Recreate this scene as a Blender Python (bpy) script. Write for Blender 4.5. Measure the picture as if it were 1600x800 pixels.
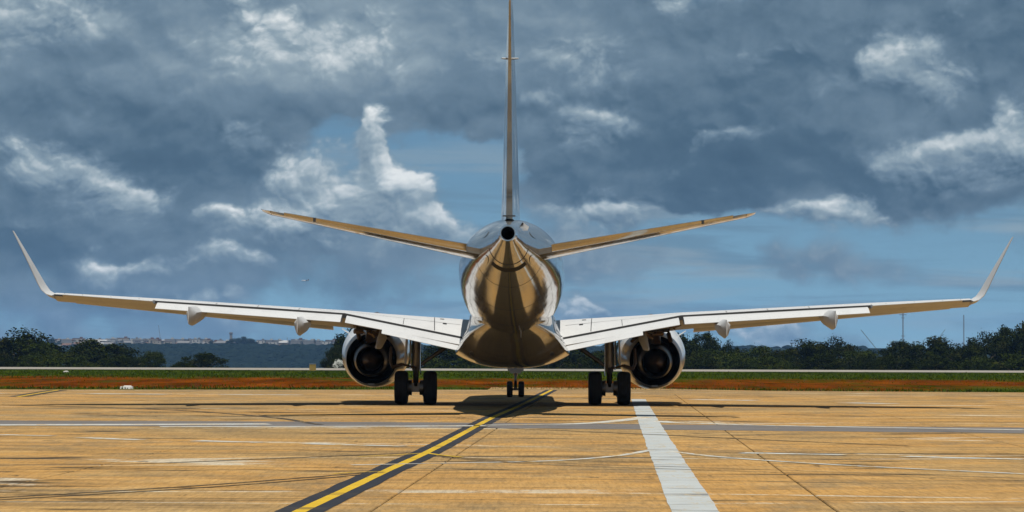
import bpy, bmesh, math, random
from mathutils import Vector, Matrix, noise as mn

random.seed(11)
R = math.radians
SC = bpy.context.scene
COL = SC.collection
for o in list(bpy.data.objects):
    bpy.data.objects.remove(o)

# ------------------------------------------------------------------ camera
F, CX, CY, CAMZ = 4288.0, 800.0, 400.0, 1.65
PITCH, ROLL = 1.978, 0.20
CROT = Matrix.Rotation(R(90 + PITCH), 3, 'X') @ Matrix.Rotation(R(ROLL), 3, 'Z')
cam_d = bpy.data.cameras.new('camera')
cam_d.sensor_width = 36.0
cam_d.lens = F / 1600 * 36
cam_d.clip_start = 0.5
cam_d.clip_end = 40000
cam = bpy.data.objects.new('camera', cam_d)
cam.matrix_world = Matrix.Translation((0, 0, CAMZ)) @ CROT.to_4x4()
COL.objects.link(cam)
SC.camera = cam

# ------------------------------------------------------------------ sky
SUN_VEC = Vector((0.045, -0.36, 1.0)).normalized()
world = bpy.data.worlds.new('World')
SC.world = world
world.use_nodes = True
world.cycles.sampling_method = 'MANUAL'
world.cycles.sample_map_resolution = 256


class NT:
    """small helper for building node trees"""
    def __init__(s, tree):
        s.t = tree
        tree.nodes.clear()

    def n(s, typ, ins=None, **props):
        nd = s.t.nodes.new(typ)
        for k, v in props.items():
            setattr(nd, k, v)
        for k, v in (ins or {}).items():
            if isinstance(v, bpy.types.NodeSocket):
                s.t.links.new(v, nd.inputs[k])
            else:
                nd.inputs[k].default_value = v
        return nd

    def m(s, op, a, b=0.0, c=0.0, clamp=False):
        nd = s.n('ShaderNodeMath', {0: a, 1: b, 2: c}, operation=op)
        nd.use_clamp = clamp
        return nd.outputs[0]

    def v(s, op, a, b=(0, 0, 0), c=(0, 0, 0)):
        nd = s.n('ShaderNodeVectorMath', {0: a, 1: b, 2: c}, operation=op)
        return nd.outputs['Value'] if op in ('LENGTH', 'DOT_PRODUCT') else nd.outputs[0]

    def noise(s, vec, scale, detail=4, rough=0.55, dist=0.0, col=False):
        nd = s.n('ShaderNodeTexNoise', {'Vector': vec, 'Scale': scale, 'Detail': detail, 'Roughness': rough, 'Distortion': dist})
        return nd.outputs['Color'] if col else nd.outputs[0]

    def ramp(s, fac, stops, interp='LINEAR'):
        nd = s.n('ShaderNodeValToRGB', {'Fac': fac})
        cr = nd.color_ramp
        cr.interpolation = interp
        while len(cr.elements) > 1:
            cr.elements.remove(cr.elements[-1])
        for i, (p, c) in enumerate(stops):
            e = cr.elements[0] if i == 0 else cr.elements.new(p)
            e.position = p
            e.color = (c, c, c, 1) if isinstance(c, (int, float)) else (*c[:3], 1)
        return nd.outputs[0]

    def mr(s, val, a, b, c=0.0, d=1.0, smooth=True):
        nd = s.n('ShaderNodeMapRange', {'Value': val, 'From Min': a, 'From Max': b, 'To Min': c, 'To Max': d})
        nd.interpolation_type = 'SMOOTHSTEP' if smooth else 'LINEAR'
        return nd.outputs[0]

    def mix(s, fac, a, b, typ='MIX'):
        nd = s.n('ShaderNodeMix', data_type='RGBA', blend_type=typ)
        for k, v in ((0, fac), (6, a), (7, b)):
            if isinstance(v, bpy.types.NodeSocket):
                s.t.links.new(v, nd.inputs[k])
            else:
                nd.inputs[k].default_value = v if k == 0 else (*v[:3], 1)
        return nd.outputs[2]


w = NT(world.node_tree)
sky = w.n('ShaderNodeTexSky', sky_type='NISHITA', sun_disc=False,
          sun_elevation=math.asin(SUN_VEC.z), sun_rotation=R(173), altitude=1000, air_density=1.0,
          dust_density=0.3, ozone_density=0.2)
SKY_K = 0.10
# the blue seen between clouds: the sky node read somewhat above the true elevation, as clear dry highland air looks
tc0 = w.n('ShaderNodeTexCoord').outputs['Generated']
w.t.links.new(w.v('NORMALIZE', w.v('MULTIPLY_ADD', tc0, (1, 1, 1.8), (0, 0, .13))), sky.inputs['Vector'])
clear = w.v('SCALE', sky.outputs[0])
clear.node.inputs['Scale'].default_value = SKY_K
tc = w.n('ShaderNodeTexCoord').outputs['Generated']
dirn = w.v('NORMALIZE', tc)
sep = w.n('ShaderNodeSeparateXYZ', {0: dirn})
DEG = 57.2958
az = w.m('MULTIPLY', w.m('ARCTAN2', sep.outputs[0], sep.outputs[1]), DEG)
el = w.m('MULTIPLY', w.m('ARCSINE', sep.outputs[2]), DEG)
# cloud forms: 3D noise on the direction (degrees), flattened a little
q = w.v('MULTIPLY', dirn, (DEG, DEG, DEG * 1.35))
warp = w.v('SUBTRACT', w.noise(q, 0.5, 5, 0.55, col=True), (0.5, 0.5, 0.5))
uv = w.n('ShaderNodeCombineXYZ', {0: az, 1: el}).outputs[0]
uvw = w.v('ADD', uv, w.v('MULTIPLY', warp, (2.6, 1.8, 0)))
q2 = w.v('MULTIPLY_ADD', warp, (.8, .8, .8), q)
UP = (0.10, 0.0, 0.30)
n1 = w.noise(q2, 0.50, 6, 0.5)
n1u = w.noise(w.v('ADD', q2, UP), 0.50, 6, 0.5)
n2 = w.noise(q2, 0.20, 3, 0.5)


def lumps(vec):
    """heaped, cauliflower-like detail"""
    nd = w.n('ShaderNodeTexVoronoi', {'Vector': vec, 'Scale': 1.0, 'Detail': 2.6, 'Roughness': 0.52, 'Lacunarity': 2.3},
             voronoi_dimensions='3D', feature='F1')
    nd.normalize = True
    return nd.outputs['Distance']


q3 = w.v('MULTIPLY_ADD', warp, (1.5, 1.5, 1.5), q)
lump = w.m('SUBTRACT', 1.0, lumps(q3))
lump_u = w.m('SUBTRACT', 1.0, lumps(w.v('ADD', q3, (0.06, 0.0, 0.13))))
heap = w.m('SUBTRACT', lump, lump_u)
relief = w.m('SUBTRACT', n1, n1u)

# cloud masses: px, py, rx, ry (pixels of azimuth / elevation), cover, shade
PXD = 74.84
BLOBS = [
    # thick deck
    (120, 120, 520, 200, .42, .04), (620, 80, 420, 150, .42, .09), (1150, 190, 420, 140, .46, -.09),
    (1180, 285, 430, 55, .40, -.13), (1500, 130, 260, 190, .36, .03), (100, 300, 330, 160, .26, -.04),
    (1450, 40, 300, 60, .3, -.10), (700, 190, 190, 60, .25, -.08), (120, 205, 280, 60, .12, -.10),
    (300, 250, 160, 60, .1, -.10), (40, 360, 110, 50, .1, -.10), (270, 355, 90, 34, .1, -.06),
    (880, 270, 140, 60, .25, -.08), (420, 200, 160, 50, .2, -.06), (180, 430, 460, 110, .22, .02),
    # openings
    (640, 235, 170, 50, -.80, 0), (760, 330, 100, 42, -.6, 0), (720, 268, 130, 52, -.75, 0), (500, 222, 60, 30, -.3, 0), (1080, 345, 160, 26, -.35, 0),
    (1250, 372, 420, 34, -.30, 0), (695, 118, 14, 9, -.35, .05), (620, 430, 160, 60, -.12, 0), (980, 420, 260, 50, -.22, 0),
    (1250, 470, 420, 55, -.45, 0), (800, 500, 300, 40, -.35, 0), (1560, 400, 160, 60, -.4, 0),
    (760, 520, 260, 44, -.45, 0), (1170, 510, 260, 44, -.4, 0), (1560, 500, 200, 60, -.4, 0),
]
# sunlit heads of cumulus: px, py, rx, ry, strength
PUFFS = [
    (190, 308, 62, 36, .72), (95, 282, 100, 46, .56), (345, 212, 60, 34, .48), (582, 212, 34, 40, .85), (597, 250, 34, 36, .6),
    (640, 290, 62, 48, .80), (690, 345, 62, 32, .60), (455, 272, 100, 42, .62), (420, 345, 120, 34, .52), (560, 335, 130, 55, .42),
    (325, 338, 46, 28, .46), (940, 200, 66, 30, .62), (1135, 215, 84, 20, .50), (830, 170, 60, 30, .34), (60, 30, 140, 60, .46),
    (440, 50, 190, 56, .44), (520, 100, 130, 40, .34), (1108, 14, 60, 24, .52), (1405, 100, 64, 60, .60), (1460, 150, 60, 34, .48),
    (1500, 250, 140, 40, .70), (1430, 278, 80, 20, .44), (1580, 215, 46, 60, .54), (955, 342, 100, 28, .66), (1300, 336, 120, 24, .60),
    (190, 420, 84, 22, .50), (345, 412, 90, 24, .44), (922, 488, 56, 17, .62), (1215, 528, 64, 22, .56), (330, 480, 160, 26, .34), (900, 100, 130, 50, .26), (1250, 130, 120, 60, .22),
]


def field_sum(rows, vec, k):
    acc = None
    for row in rows:
        u0, v0 = (row[0] - 800) / PXD, (548 - row[1]) / PXD
        iu, iv = PXD / row[2] / k, PXD / row[3] / k
        rel = w.v('MULTIPLY_ADD', vec, (iu, iv, 0), (-u0 * iu, -v0 * iv, 0))
        g = w.mr(w.v('LENGTH', rel), 0.0, 1.0, 1.0, 0.0)
        # sums for cover and shade; for heads: strength, and two sums that give the height within the head
        c_ = (row[4], row[5], 0) if len(row) > 5 else (row[4], row[4] * 1.6 * iv, row[4] * 1.6 * iv * v0)
        acc = w.v('MULTIPLY_ADD', g, c_, acc if acc is not None else (0, 0, 0))
    return w.n('ShaderNodeSeparateXYZ', {0: acc})


bs = field_sum(BLOBS, uvw, 1.5)
ps = field_sum(PUFFS, uvw, 1.55)
uvs = w.n('ShaderNodeSeparateXYZ', {0: uvw})
high = w.m('SUBTRACT', w.m('MULTIPLY', ps.outputs[1], uvs.outputs[1]), ps.outputs[2])
# heads break up into lumps with crisp upper edges; outside the listed heads the noise makes its own
pf = w.m('ADD', w.m('MULTIPLY', ps.outputs[0], 1.15), w.m('MULTIPLY', w.m('SUBTRACT', lump, 0.62), 1.15))
pf = w.m('ADD', pf, w.m('MULTIPLY', w.m('SUBTRACT', n1, 0.5), 0.9))
puff = w.mr(pf, 0.17, 0.66)
# overall cover: broken cloud everywhere
cover = w.m('ADD', w.m('MULTIPLY', w.m('SUBTRACT', n1, 0.5), 1.2), w.m('MULTIPLY', w.m('SUBTRACT', n2, 0.5), 1.0))
cover = w.m('ADD', cover, w.m('MULTIPLY', w.m('SUBTRACT', lump, 0.62), 0.45))
cover = w.m('ADD', w.m('ADD', cover, bs.outputs[0]), 0.03)
alpha = w.m('MAXIMUM', w.mr(cover, -0.22, 0.20), w.m('MULTIPLY', puff, 0.95))
shade = w.m('ADD', w.m('MULTIPLY', relief, 0.8), bs.outputs[1])
shade = w.m('ADD', shade, w.m('MULTIPLY', w.m('SUBTRACT', n2, 0.5), 0.48))
shade = w.m('ADD', shade, w.m('MULTIPLY', heap, 0.13))
shade = w.m('ADD', shade, w.m('MULTIPLY', puff, w.m('ADD', w.m('ADD', 0.24, w.m('MULTIPLY', high, 0.75)), w.m('MULTIPLY', heap, 0.9))))
shade = w.m('ADD', shade, 0.40)
ccol = w.ramp(shade, [(0.0, (.038, .080, .134)), (0.26, (.074, .132, .196)), (0.46, (.150, .225, .298)),
                      (0.66, (.275, .36, .42)), (0.84, (.52, .585, .62)), (1.0, (.80, .83, .83))])
# thin streaks low over the horizon, pale and grey-blue
st = w.noise(w.v('MULTIPLY_ADD', uv, (0.11, 1.15, 1), (3.3, 0, 0)), 1.0, 6, 0.58, 0.5)
st2 = w.noise(w.v('MULTIPLY_ADD', uv, (0.14, 1.6, 1), (9.1, 4.0, 0)), 1.0, 5, 0.55, 0.5)
lowk = w.mr(el, 1.5, 7.0, 1.0, 0.0)
clear = w.mix(1.0, clear, (.73, .92, .86), 'MULTIPLY')
base = w.mix(w.m('MULTIPLY', w.mr(st2, 0.46, 0.62, 0, .75), lowk), clear, (.135, .235, .325))
base = w.mix(w.m('MULTIPLY', w.mr(st, 0.47, 0.66, 0, .70), lowk), base, (.30, .37, .41))
allc = w.mix(alpha, base, ccol)
bg = w.n('ShaderNodeBackground', {'Color': allc, 'Strength': 0.80})
wo = w.n('ShaderNodeOutputWorld', {'Surface': bg.outputs[0]})

# ------------------------------------------------------------------ sun and exposure
sd = bpy.data.lights.new('sun', 'SUN')
sd.energy = 5.0
sd.angle = R(0.53)
sd.color = (1.0, 0.955, 0.88)
sun = bpy.data.objects.new('sun', sd)
sun.rotation_euler = SUN_VEC.to_track_quat('Z', 'Y').to_euler()
COL.objects.link(sun)
SC.view_settings.view_transform = 'Standard'
SC.view_settings.look = 'None'
SC.view_settings.exposure = 0.35
SC.view_settings.gamma = 1.0
SC.view_settings.use_curve_mapping = False
SC.render.engine = 'CYCLES'
SC.cycles.use_denoising = True
SC.cycles.use_adaptive_sampling = True
SC.cycles.adaptive_threshold = 0.015
SC.cycles.adaptive_min_samples = 16
SC.cycles.max_bounces = 6
SC.cycles.volume_bounces = 1
SC.cycles.sample_clamp_indirect = 6.0
SC.cycles.caustics_reflective = False
SC.cycles.caustics_refractive = False


# ------------------------------------------------------------------ pixel helpers
def ray(x, y):
    return CROT @ Vector(((x - CX) / F, -(y - CY) / F, -1.0))


def at(x, y, d):
    r = ray(x, y)
    return Vector((0, 0, CAMZ)) + r * (d / r.y)


def gp(x, y, z=0.0):
    r = ray(x, y)
    return Vector((0, 0, CAMZ)) + r * ((z - CAMZ) / r.z)


# ------------------------------------------------------------------ object helpers
def obj(name, verts, faces, mats, parent=None, smooth=40, fmat=None, recalc=True):
    me = bpy.data.meshes.new(name)
    me.from_pydata([tuple(v) for v in verts], [], faces)
    if recalc:
        bm = bmesh.new()
        bm.from_mesh(me)
        bmesh.ops.recalc_face_normals(bm, faces=bm.faces)
        bm.to_mesh(me)
        bm.free()
    if not isinstance(mats, (list, tuple)):
        mats = [mats]
    for m_ in mats:
        me.materials.append(m_)
    if fmat:
        me.polygons.foreach_set('material_index', fmat)
    if smooth:
        me.polygons.foreach_set('use_smooth', [True] * len(me.polygons))
        me.set_sharp_from_angle(angle=R(smooth))
    o = bpy.data.objects.new(name, me)
    COL.objects.link(o)
    if parent is not None:
        o.parent = parent
    return o


def empty(name, loc=(0, 0, 0), parent=None):
    o = bpy.data.objects.new(name, None)
    o.empty_display_size = 0.2
    o.location = loc
    COL.objects.link(o)
    if parent is not None:
        o.parent = parent
    return o


def tag(o, label=None, cat=None, group=None, kind=None):
    if label: o['label'] = label
    if cat: o['category'] = cat
    if group: o['group'] = group
    if kind: o['kind'] = kind
    return o


class MB:
    """collects shapes for one mesh"""
    def __init__(s):
        s.v, s.f, s.mi, s.cur = [], [], [], 0

    def add(s, vs, fs):
        b = len(s.v)
        s.v += [Vector(p) for p in vs]
        s.f += [tuple(i + b for i in f) for f in fs]
        s.mi += [s.cur] * len(fs)
        return s

    def loft(s, rings, cap0=True, cap1=True, closed=True):
        n = len(rings[0])
        vs = [p for r in rings for p in r]
        fs = []
        for i in range(len(rings) - 1):
            for j in range(n if closed else n - 1):
                k = (j + 1) % n
                fs.append((i * n + j, i * n + k, (i + 1) * n + k, (i + 1) * n + j))
        if cap0: fs.append(tuple(range(n)))
        if cap1: fs.append(tuple((len(rings) - 1) * n + j for j in range(n)))
        return s.add(vs, fs)

    def box(s, c, h, rot=None, taper=1.0):
        c = Vector(c)
        vs = []
        for sz in (-1, 1):
            k = taper if sz > 0 else 1.0
            for sx, sy in ((-1, -1), (1, -1), (1, 1), (-1, 1)):
                p = Vector((sx * h[0] * k, sy * h[1] * k, sz * h[2]))
                vs.append(c + (rot @ p if rot else p))
        return s.add(vs, [(0, 1, 2, 3), (4, 5, 6, 7), (0, 1, 5, 4), (1, 2, 6, 5), (2, 3, 7, 6), (3, 0, 4, 7)])

    def tube(s, pts, rad, n=10):
        pts = [Vector(p) for p in pts]
        if not isinstance(rad, (list, tuple)): rad = [rad] * len(pts)
        rings = []
        for i, p in enumerate(pts):
            t = (pts[min(i + 1, len(pts) - 1)] - pts[max(i - 1, 0)]).normalized()
            a = t.orthogonal().normalized() if i == 0 else (a - t * a.dot(t)).normalized()
            b = t.cross(a)
            rings.append([p + (a * math.cos(2 * math.pi * k / n) + b * math.sin(2 * math.pi * k / n)) * rad[i] for k in range(n)])
        return s.loft(rings)

    def lathe_y(s, prof, c=(0, 0, 0), n=48, tilt=0.0):
        """profile of (y, r) turned about the y axis through c; open ends"""
        c = Vector(c)
        rings = []
        for (y, r) in prof:
            rings.append([c + Vector((r * math.cos(2 * math.pi * k / n), y, r * math.sin(2 * math.pi * k / n) + y * tilt)) for k in range(n)])
        return s.loft(rings, False, False)

    def lathe_x(s, prof, c=(0, 0, 0), n=40):
        c = Vector(c)
        rings = [[c + Vector((x, r * math.cos(2 * math.pi * k / n), r * math.sin(2 * math.pi * k / n))) for k in range(n)] for (x, r) in prof]
        return s.loft(rings, False, False)

    def build(s, name, mats, parent=None, smooth=40, recalc=True):
        return obj(name, s.v, s.f, mats, parent, smooth, s.mi if isinstance(mats, (list, tuple)) else None, recalc)


def interp(tab, x):
    """piecewise smooth interpolation of rows (x, a, b, ...) sorted by x"""
    if x <= tab[0][0]: return list(tab[0][1:])
    if x >= tab[-1][0]: return list(tab[-1][1:])
    for i in range(len(tab) - 1):
        if tab[i][0] <= x <= tab[i + 1][0]:
            p0, p1, p2, p3 = tab[max(i - 1, 0)], tab[i], tab[i + 1], tab[min(i + 2, len(tab) - 1)]
            h = p2[0] - p1[0]
            t = (x - p1[0]) / h
            out = []
            for k in range(1, len(p1)):
                d1 = (p2[k] - p0[k]) / (p2[0] - p0[0]) if p2[0] != p0[0] else 0
                d2 = (p3[k] - p1[k]) / (p3[0] - p1[0]) if p3[0] != p1[0] else 0
                out.append((2 * t**3 - 3 * t**2 + 1) * p1[k] + (t**3 - 2 * t**2 + t) * h * d1 + (-2 * t**3 + 3 * t**2) * p2[k] + (t**3 - t**2) * h * d2)
            return out


def lin(tab, x):
    if x <= tab[0][0]: i = 0
    elif x >= tab[-1][0]: i = len(tab) - 2
    else: i = max(k for k in range(len(tab) - 1) if tab[k][0] <= x)
    a, b = tab[i], tab[i + 1]
    t = (x - a[0]) / (b[0] - a[0])
    return [a[k] + (b[k] - a[k]) * t for k in range(1, len(a))]


# ------------------------------------------------------------------ materials
def mat(name, fn):
    m_ = bpy.data.materials.new(name)
    m_.use_nodes = True
    t = NT(m_.node_tree)
    p = t.n('ShaderNodeBsdfPrincipled')
    out = t.n('ShaderNodeOutputMaterial', {'Surface': p.outputs[0]})
    fn(t, p)
    return m_


def setp(t, p, **kw):
    for k, v in kw.items():
        k = {'col': 'Base Color', 'rough': 'Roughness', 'metal': 'Metallic', 'coat': 'Coat Weight', 'coatr': 'Coat Roughness',
             'ior': 'IOR', 'normal': 'Normal', 'spec': 'Specular IOR Level'}[k]
        if isinstance(v, bpy.types.NodeSocket):
            t.t.links.new(v, p.inputs[k])
        else:
            p.inputs[k].default_value = (*v, 1) if isinstance(v, tuple) else v


def bump(t, h, strength=0.3, dist=0.02):
    return t.n('ShaderNodeBump', {'Height': h, 'Strength': strength, 'Distance': dist}).outputs[0]


def paint(base, rough=0.12, dirt=0.12, coat=0.6, metal=0.0, wav=0.012, spec=.5):
    def fn(t, p):
        c = t.n('ShaderNodeTexCoord').outputs['Object']
        n = t.noise(t.v('MULTIPLY', c, (1.0, 0.35, 1.0)), 1.7, 6, 0.65)
        f = t.m('MULTIPLY', t.mr(n, 0.48, 0.75), dirt * 3)
        col = t.mix(f, base, tuple(b * 0.62 for b in base))
        hf = t.noise(c, 1.1, 2, 0.5)
        setp(t, p, col=col, rough=t.m('ADD', t.m('MULTIPLY', n, 0.14), rough - 0.06), coat=coat, coatr=0.06, metal=metal, spec=spec,
             normal=bump(t, hf, 1.0, wav))
    return fn


M = {}
M['white'] = mat('white_gloss_paint', paint((.42, .42, .415), 0.40, 0.10, 0.0, 0.0, .012, .18))
M['fuse'] = mat('fuselage_gloss_paint', paint((.40, .385, .355), 0.11, 0.14, 0.35, 0.72, .014))
M['fillet'] = mat('fillet_bounce_white', paint((.62, .62, .61), 0.25, 0.05, 0.3))  # paler than the wing paint: light bounced off the wing top is painted in
M['grey'] = mat('grey_paint', paint((.34, .35, .36), 0.3, 0.15, 0.2))
M['nacelle'] = mat('nacelle_paint', paint((.56, .56, .55), 0.2, 0.08, 0.3, 0.0))


def metal(base, rough, dirt=.3):
    def fn(t, p):
        c = t.n('ShaderNodeTexCoord').outputs['Object']
        n = t.noise(c, 5.0, 5, 0.6)
        setp(t, p, col=t.mix(t.mr(n, .4, .75), base, tuple(b * (1 - dirt) for b in base)), metal=1.0, rough=t.m('ADD', t.m('MULTIPLY', n, .15), rough - .07))
    return fn


M['steel'] = mat('dark_gear_steel', metal((.17, .16, .15), .42))
M['hot'] = mat('heat_stained_nozzle', metal((.15, .105, .07), .4))
M['core'] = mat('core_cowl_metal', metal((.24, .215, .19), .34))
M['alu'] = mat('bare_aluminium', metal((.78, .78, .77), .2, .1))


def flat(base, rough=.7, var=.25, scale=6.0, spec=.3):
    def fn(t, p):
        c = t.n('ShaderNodeTexCoord').outputs['Object']
        n = t.noise(c, scale, 5, 0.6)
        setp(t, p, col=t.mix(n, tuple(b * (1 - var) for b in base), tuple(b * (1 + var) for b in base)), rough=rough, spec=spec)
    return fn


M['black'] = mat('black_cavity', flat((.012, .012, .012), .8))
M['seam'] = mat('dark_seam_and_shade', flat((.03, .03, .03), .7))
M['rubber'] = mat('tyre_rubber', flat((.012, .012, .013), .78))
M['hub'] = mat('grey_wheel_hub', flat((.16, .16, .155), .5))
M['glass'] = mat('red_lens', flat((.3, .02, .02), .1))


def concrete(t, p):
    g = t.n('ShaderNodeNewGeometry')
    pos = g.outputs['Position']
    # turn into the slab grid direction, streaks run along the traffic
    def nz(sx, sy, sc_, det, ro, off=0.0):
        return t.noise(t.v('MULTIPLY_ADD', pos, (sx, sy, 1), (off, off * .7, off)), sc_, det, ro)

    def line(n_, wd):
        return t.mr(t.m('ABSOLUTE', t.m('SUBTRACT', n_, .5)), wd, wd * .35)
    big = nz(.6, 1.0, .10, 5, .65)
    mid = nz(.45, 1.0, .9, 8, .72)
    blot = nz(.8, .35, .7, 8, .74, 5.0)
    grain = nz(1.0, .07, 14.0, 4, .75)
    pores = nz(1.0, .10, 32.0, 2, .7)
    drag = nz(.10, 1.0, 1.6, 8, .74)
    drag2 = nz(.07, .6, 1.1, 7, .72, 31.0)
    isl = g.outputs['Random Per Island']
    col = t.ramp(big, [(.34, (.27, .185, .085)), (.44, (.40, .25, .095)), (.53, (.46, .252, .072)), (.60, (.38, .245, .10)), (.70, (.265, .19, .095))])
    col = t.mix(t.mr(isl, .45, 1.0, 0, .62), col, (.235, .17, .09))
    col = t.mix(t.mr(isl, .40, 0.0, 0, .40), col, (.50, .31, .115))
    col = t.mix(t.m('MULTIPLY', t.mr(mid, .47, .64), .60), col, (.20, .125, .055))
    col = t.mix(t.m('MULTIPLY', t.mr(mid, .46, .34), .55), col, (.54, .36, .155))
    col = t.mix(t.m('MULTIPLY', t.mr(blot, .50, .64), .60), col, (.20, .15, .085))
    col = t.mix(t.m('MULTIPLY', t.mr(blot, .44, .32), .45), col, (.52, .32, .11))
    col = t.mix(t.m('MULTIPLY', t.mr(drag, .54, .66), .72), col, (.135, .09, .047))
    col = t.mix(t.m('MULTIPLY', t.mr(drag2, .42, .30), .50), col, (.54, .37, .17))
    col = t.mix(t.m('MULTIPLY', t.mr(drag2, .59, .68), .50), col, (.24, .205, .14))
    # long wandering cracks, sealed seams and scuffs
    col = t.mix(t.m('MULTIPLY', line(nz(.05, .30, .42, 4, .55, 3.0), .0075), t.mr(mid, .40, .55, .2, .9)), col, (.05, .038, .024))
    col = t.mix(t.m('MULTIPLY', line(nz(.035, .22, .5, 3, .5, 17.0), .006), t.mr(blot, .42, .56, .1, .85)), col, (.055, .042, .028))
    col = t.mix(t.m('MULTIPLY', line(nz(.04, .26, .45, 3, .5, 47.0), .007), t.mr(blot, .56, .44, .0, .75)), col, (.50, .46, .36))
    # aggregate grain along the broom finish
    col = t.mix(.55, col, t.ramp(grain, [(.30, .52), (.50, .98), (.70, 1.32)]), 'MULTIPLY')
    col = t.mix(.38, col, t.ramp(pores, [(.30, .45), (.46, 1.0), (.75, 1.25)]), 'MULTIPLY')
    # scattered dark spots and oil drips
    spot = nz(1.0, .3, 2.2, 4, .65, 9.0)
    col = t.mix(t.mr(spot, .66, .72, 0, .8), col, (.06, .042, .025))
    col = t.mix(1.0, col, (.735, .725, .72), 'MULTIPLY')
    hgt = t.m('ADD', t.m('MULTIPLY', grain, .5), t.m('MULTIPLY', t.n('ShaderNodeTexWave', {'Vector': pos, 'Scale': 4.0, 'Distortion': 3.0, 'Detail': 3.0}).outputs[1], .4))
    setp(t, p, col=col, rough=.9, spec=.06, normal=bump(t, hgt, .35, .006))


M['concrete'] = mat('stained_tan_concrete', concrete)
M['joint'] = mat('dark_joint_sealant', flat((.045, .038, .03), .9))


def worn(base, wear, edge=.5, under=(.40, .28, .13), sx=(1, 1, 1), dark=.5):
    def fn(t, p):
        pos = t.n('ShaderNodeNewGeometry').outputs['Position']
        a = t.noise(t.v('MULTIPLY', pos, (sx[0], sx[1] * .5, 1)), 2.2, 8, .75)
        b = t.noise(t.v('MULTIPLY', pos, (1, .08, 1)), 16.0, 4, .7)
        f = t.mr(t.m('ADD', t.m('MULTIPLY', a, .75), t.m('MULTIPLY', b, .25)), edge, edge + .12, 0, wear)
        c = t.mix(t.noise(t.v('MULTIPLY', pos, (.3, 1, 1)), 1.4, 6, .7), tuple(x * dark * .8 for x in base), tuple(x * 1.1 for x in base))
        cr = t.noise(t.v('MULTIPLY', pos, (.1, .6, 1)), .8, 4, .55)
        c = t.mix(t.mr(t.m('ABSOLUTE', t.m('SUBTRACT', cr, .5)), .012, .004, 0, .6), c, (.06, .05, .04))
        setp(t, p, col=t.mix(1.0, t.mix(f, c, under), (.82, .82, .82), 'MULTIPLY'), rough=.85, spec=.08)
    return fn


M['yellow'] = mat('yellow_line_paint', worn((.56, .36, .03), .7, .54, (.12, .10, .06), dark=.8))
M['border'] = mat('black_border_paint', worn((.035, .036, .042), .7, .57, (.13, .105, .075), dark=.75))
M['stripe'] = mat('white_stripe_paint', worn((.42, .44, .43), .9, .51, (.36, .30, .2), dark=.8))
M['faint'] = mat('faded_white_paint', worn((.50, .50, .46), .92, .47, dark=.8))
M['tar'] = mat('grey_sealed_strip', worn((.17, .155, .145), .8, .56, (.3, .23, .14), dark=.7))
M['tyremark'] = mat('dark_tyre_rubber_mark', worn((.06, .05, .04), .9, .52, dark=.8))
M['paleroad'] = mat('pale_far_concrete', flat((.20, .18, .15), .85, .45, .25))


def field(t, p):
    pos = t.n('ShaderNodeNewGeometry').outputs['Position']
    sp = t.n('ShaderNodeSeparateXYZ', {0: pos})
    y = sp.outputs[1]
    nz = t.noise(t.v('MULTIPLY', pos, (.20, .05, 1)), .5, 7, .68)
    fine = t.noise(t.v('MULTIPLY', pos, (1.0, .12, 1)), 1.2, 6, .72)
    wide = t.noise(t.v('MULTIPLY', pos, (.045, .02, 1)), .5, 5, .6)
    yy = t.m('ADD', y, t.m('MULTIPLY', t.m('SUBTRACT', wide, .5), 90))
    yy = t.m('ADD', yy, t.m('MULTIPLY', t.m('SUBTRACT', nz, .5), 70))
    yy = t.m('ADD', yy, t.m('MULTIPLY', t.m('SUBTRACT', fine, .5), 30))
    soilm = t.m('MULTIPLY', t.mr(yy, 117, 127), t.mr(yy, 182, 152))
    patch_ = t.noise(t.v('MULTIPLY', pos, (.35, .10, 1)), .35, 7, .7)
    soilm = t.m('MULTIPLY', soilm, t.mr(patch_, .63, .50, .08, 1))
    grass = t.ramp(t.noise(t.v('MULTIPLY', pos, (.5, .08, 1)), .6, 7, .72), [(.32, (.010, .018, .002)), (.5, (.030, .048, .004)), (.68, (.072, .072, .011))])
    soil = t.ramp(t.noise(t.v('MULTIPLY', pos, (.5, .09, 1)), .7, 7, .72), [(.32, (.030, .012, .003)), (.48, (.100, .024, .003)), (.66, (.20, .050, .005))])
    near = t.mix(soilm, grass, soil)
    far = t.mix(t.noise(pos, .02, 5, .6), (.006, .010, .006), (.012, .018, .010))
    near = t.mix(1.0, near, (.72, .76, .80), 'MULTIPLY')
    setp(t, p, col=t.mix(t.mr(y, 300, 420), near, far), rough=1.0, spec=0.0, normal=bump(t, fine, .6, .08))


M['field'] = mat('grass_and_red_soil', field)


def leaf(a, b, yellow=(.10, .085, .02)):
    def fn(t, p):
        g = t.n('ShaderNodeNewGeometry')
        r = g.outputs['Random Per Island']
        c = t.mix(r, a, b)
        n = t.noise(t.n('ShaderNodeTexCoord').outputs['Object'], .35, 3, .6)
        c = t.mix(t.m('MULTIPLY', t.mr(n, .52, .72), .5), c, yellow)
        setp(t, p, col=c, rough=1.0, spec=0.0)
    return fn


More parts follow.
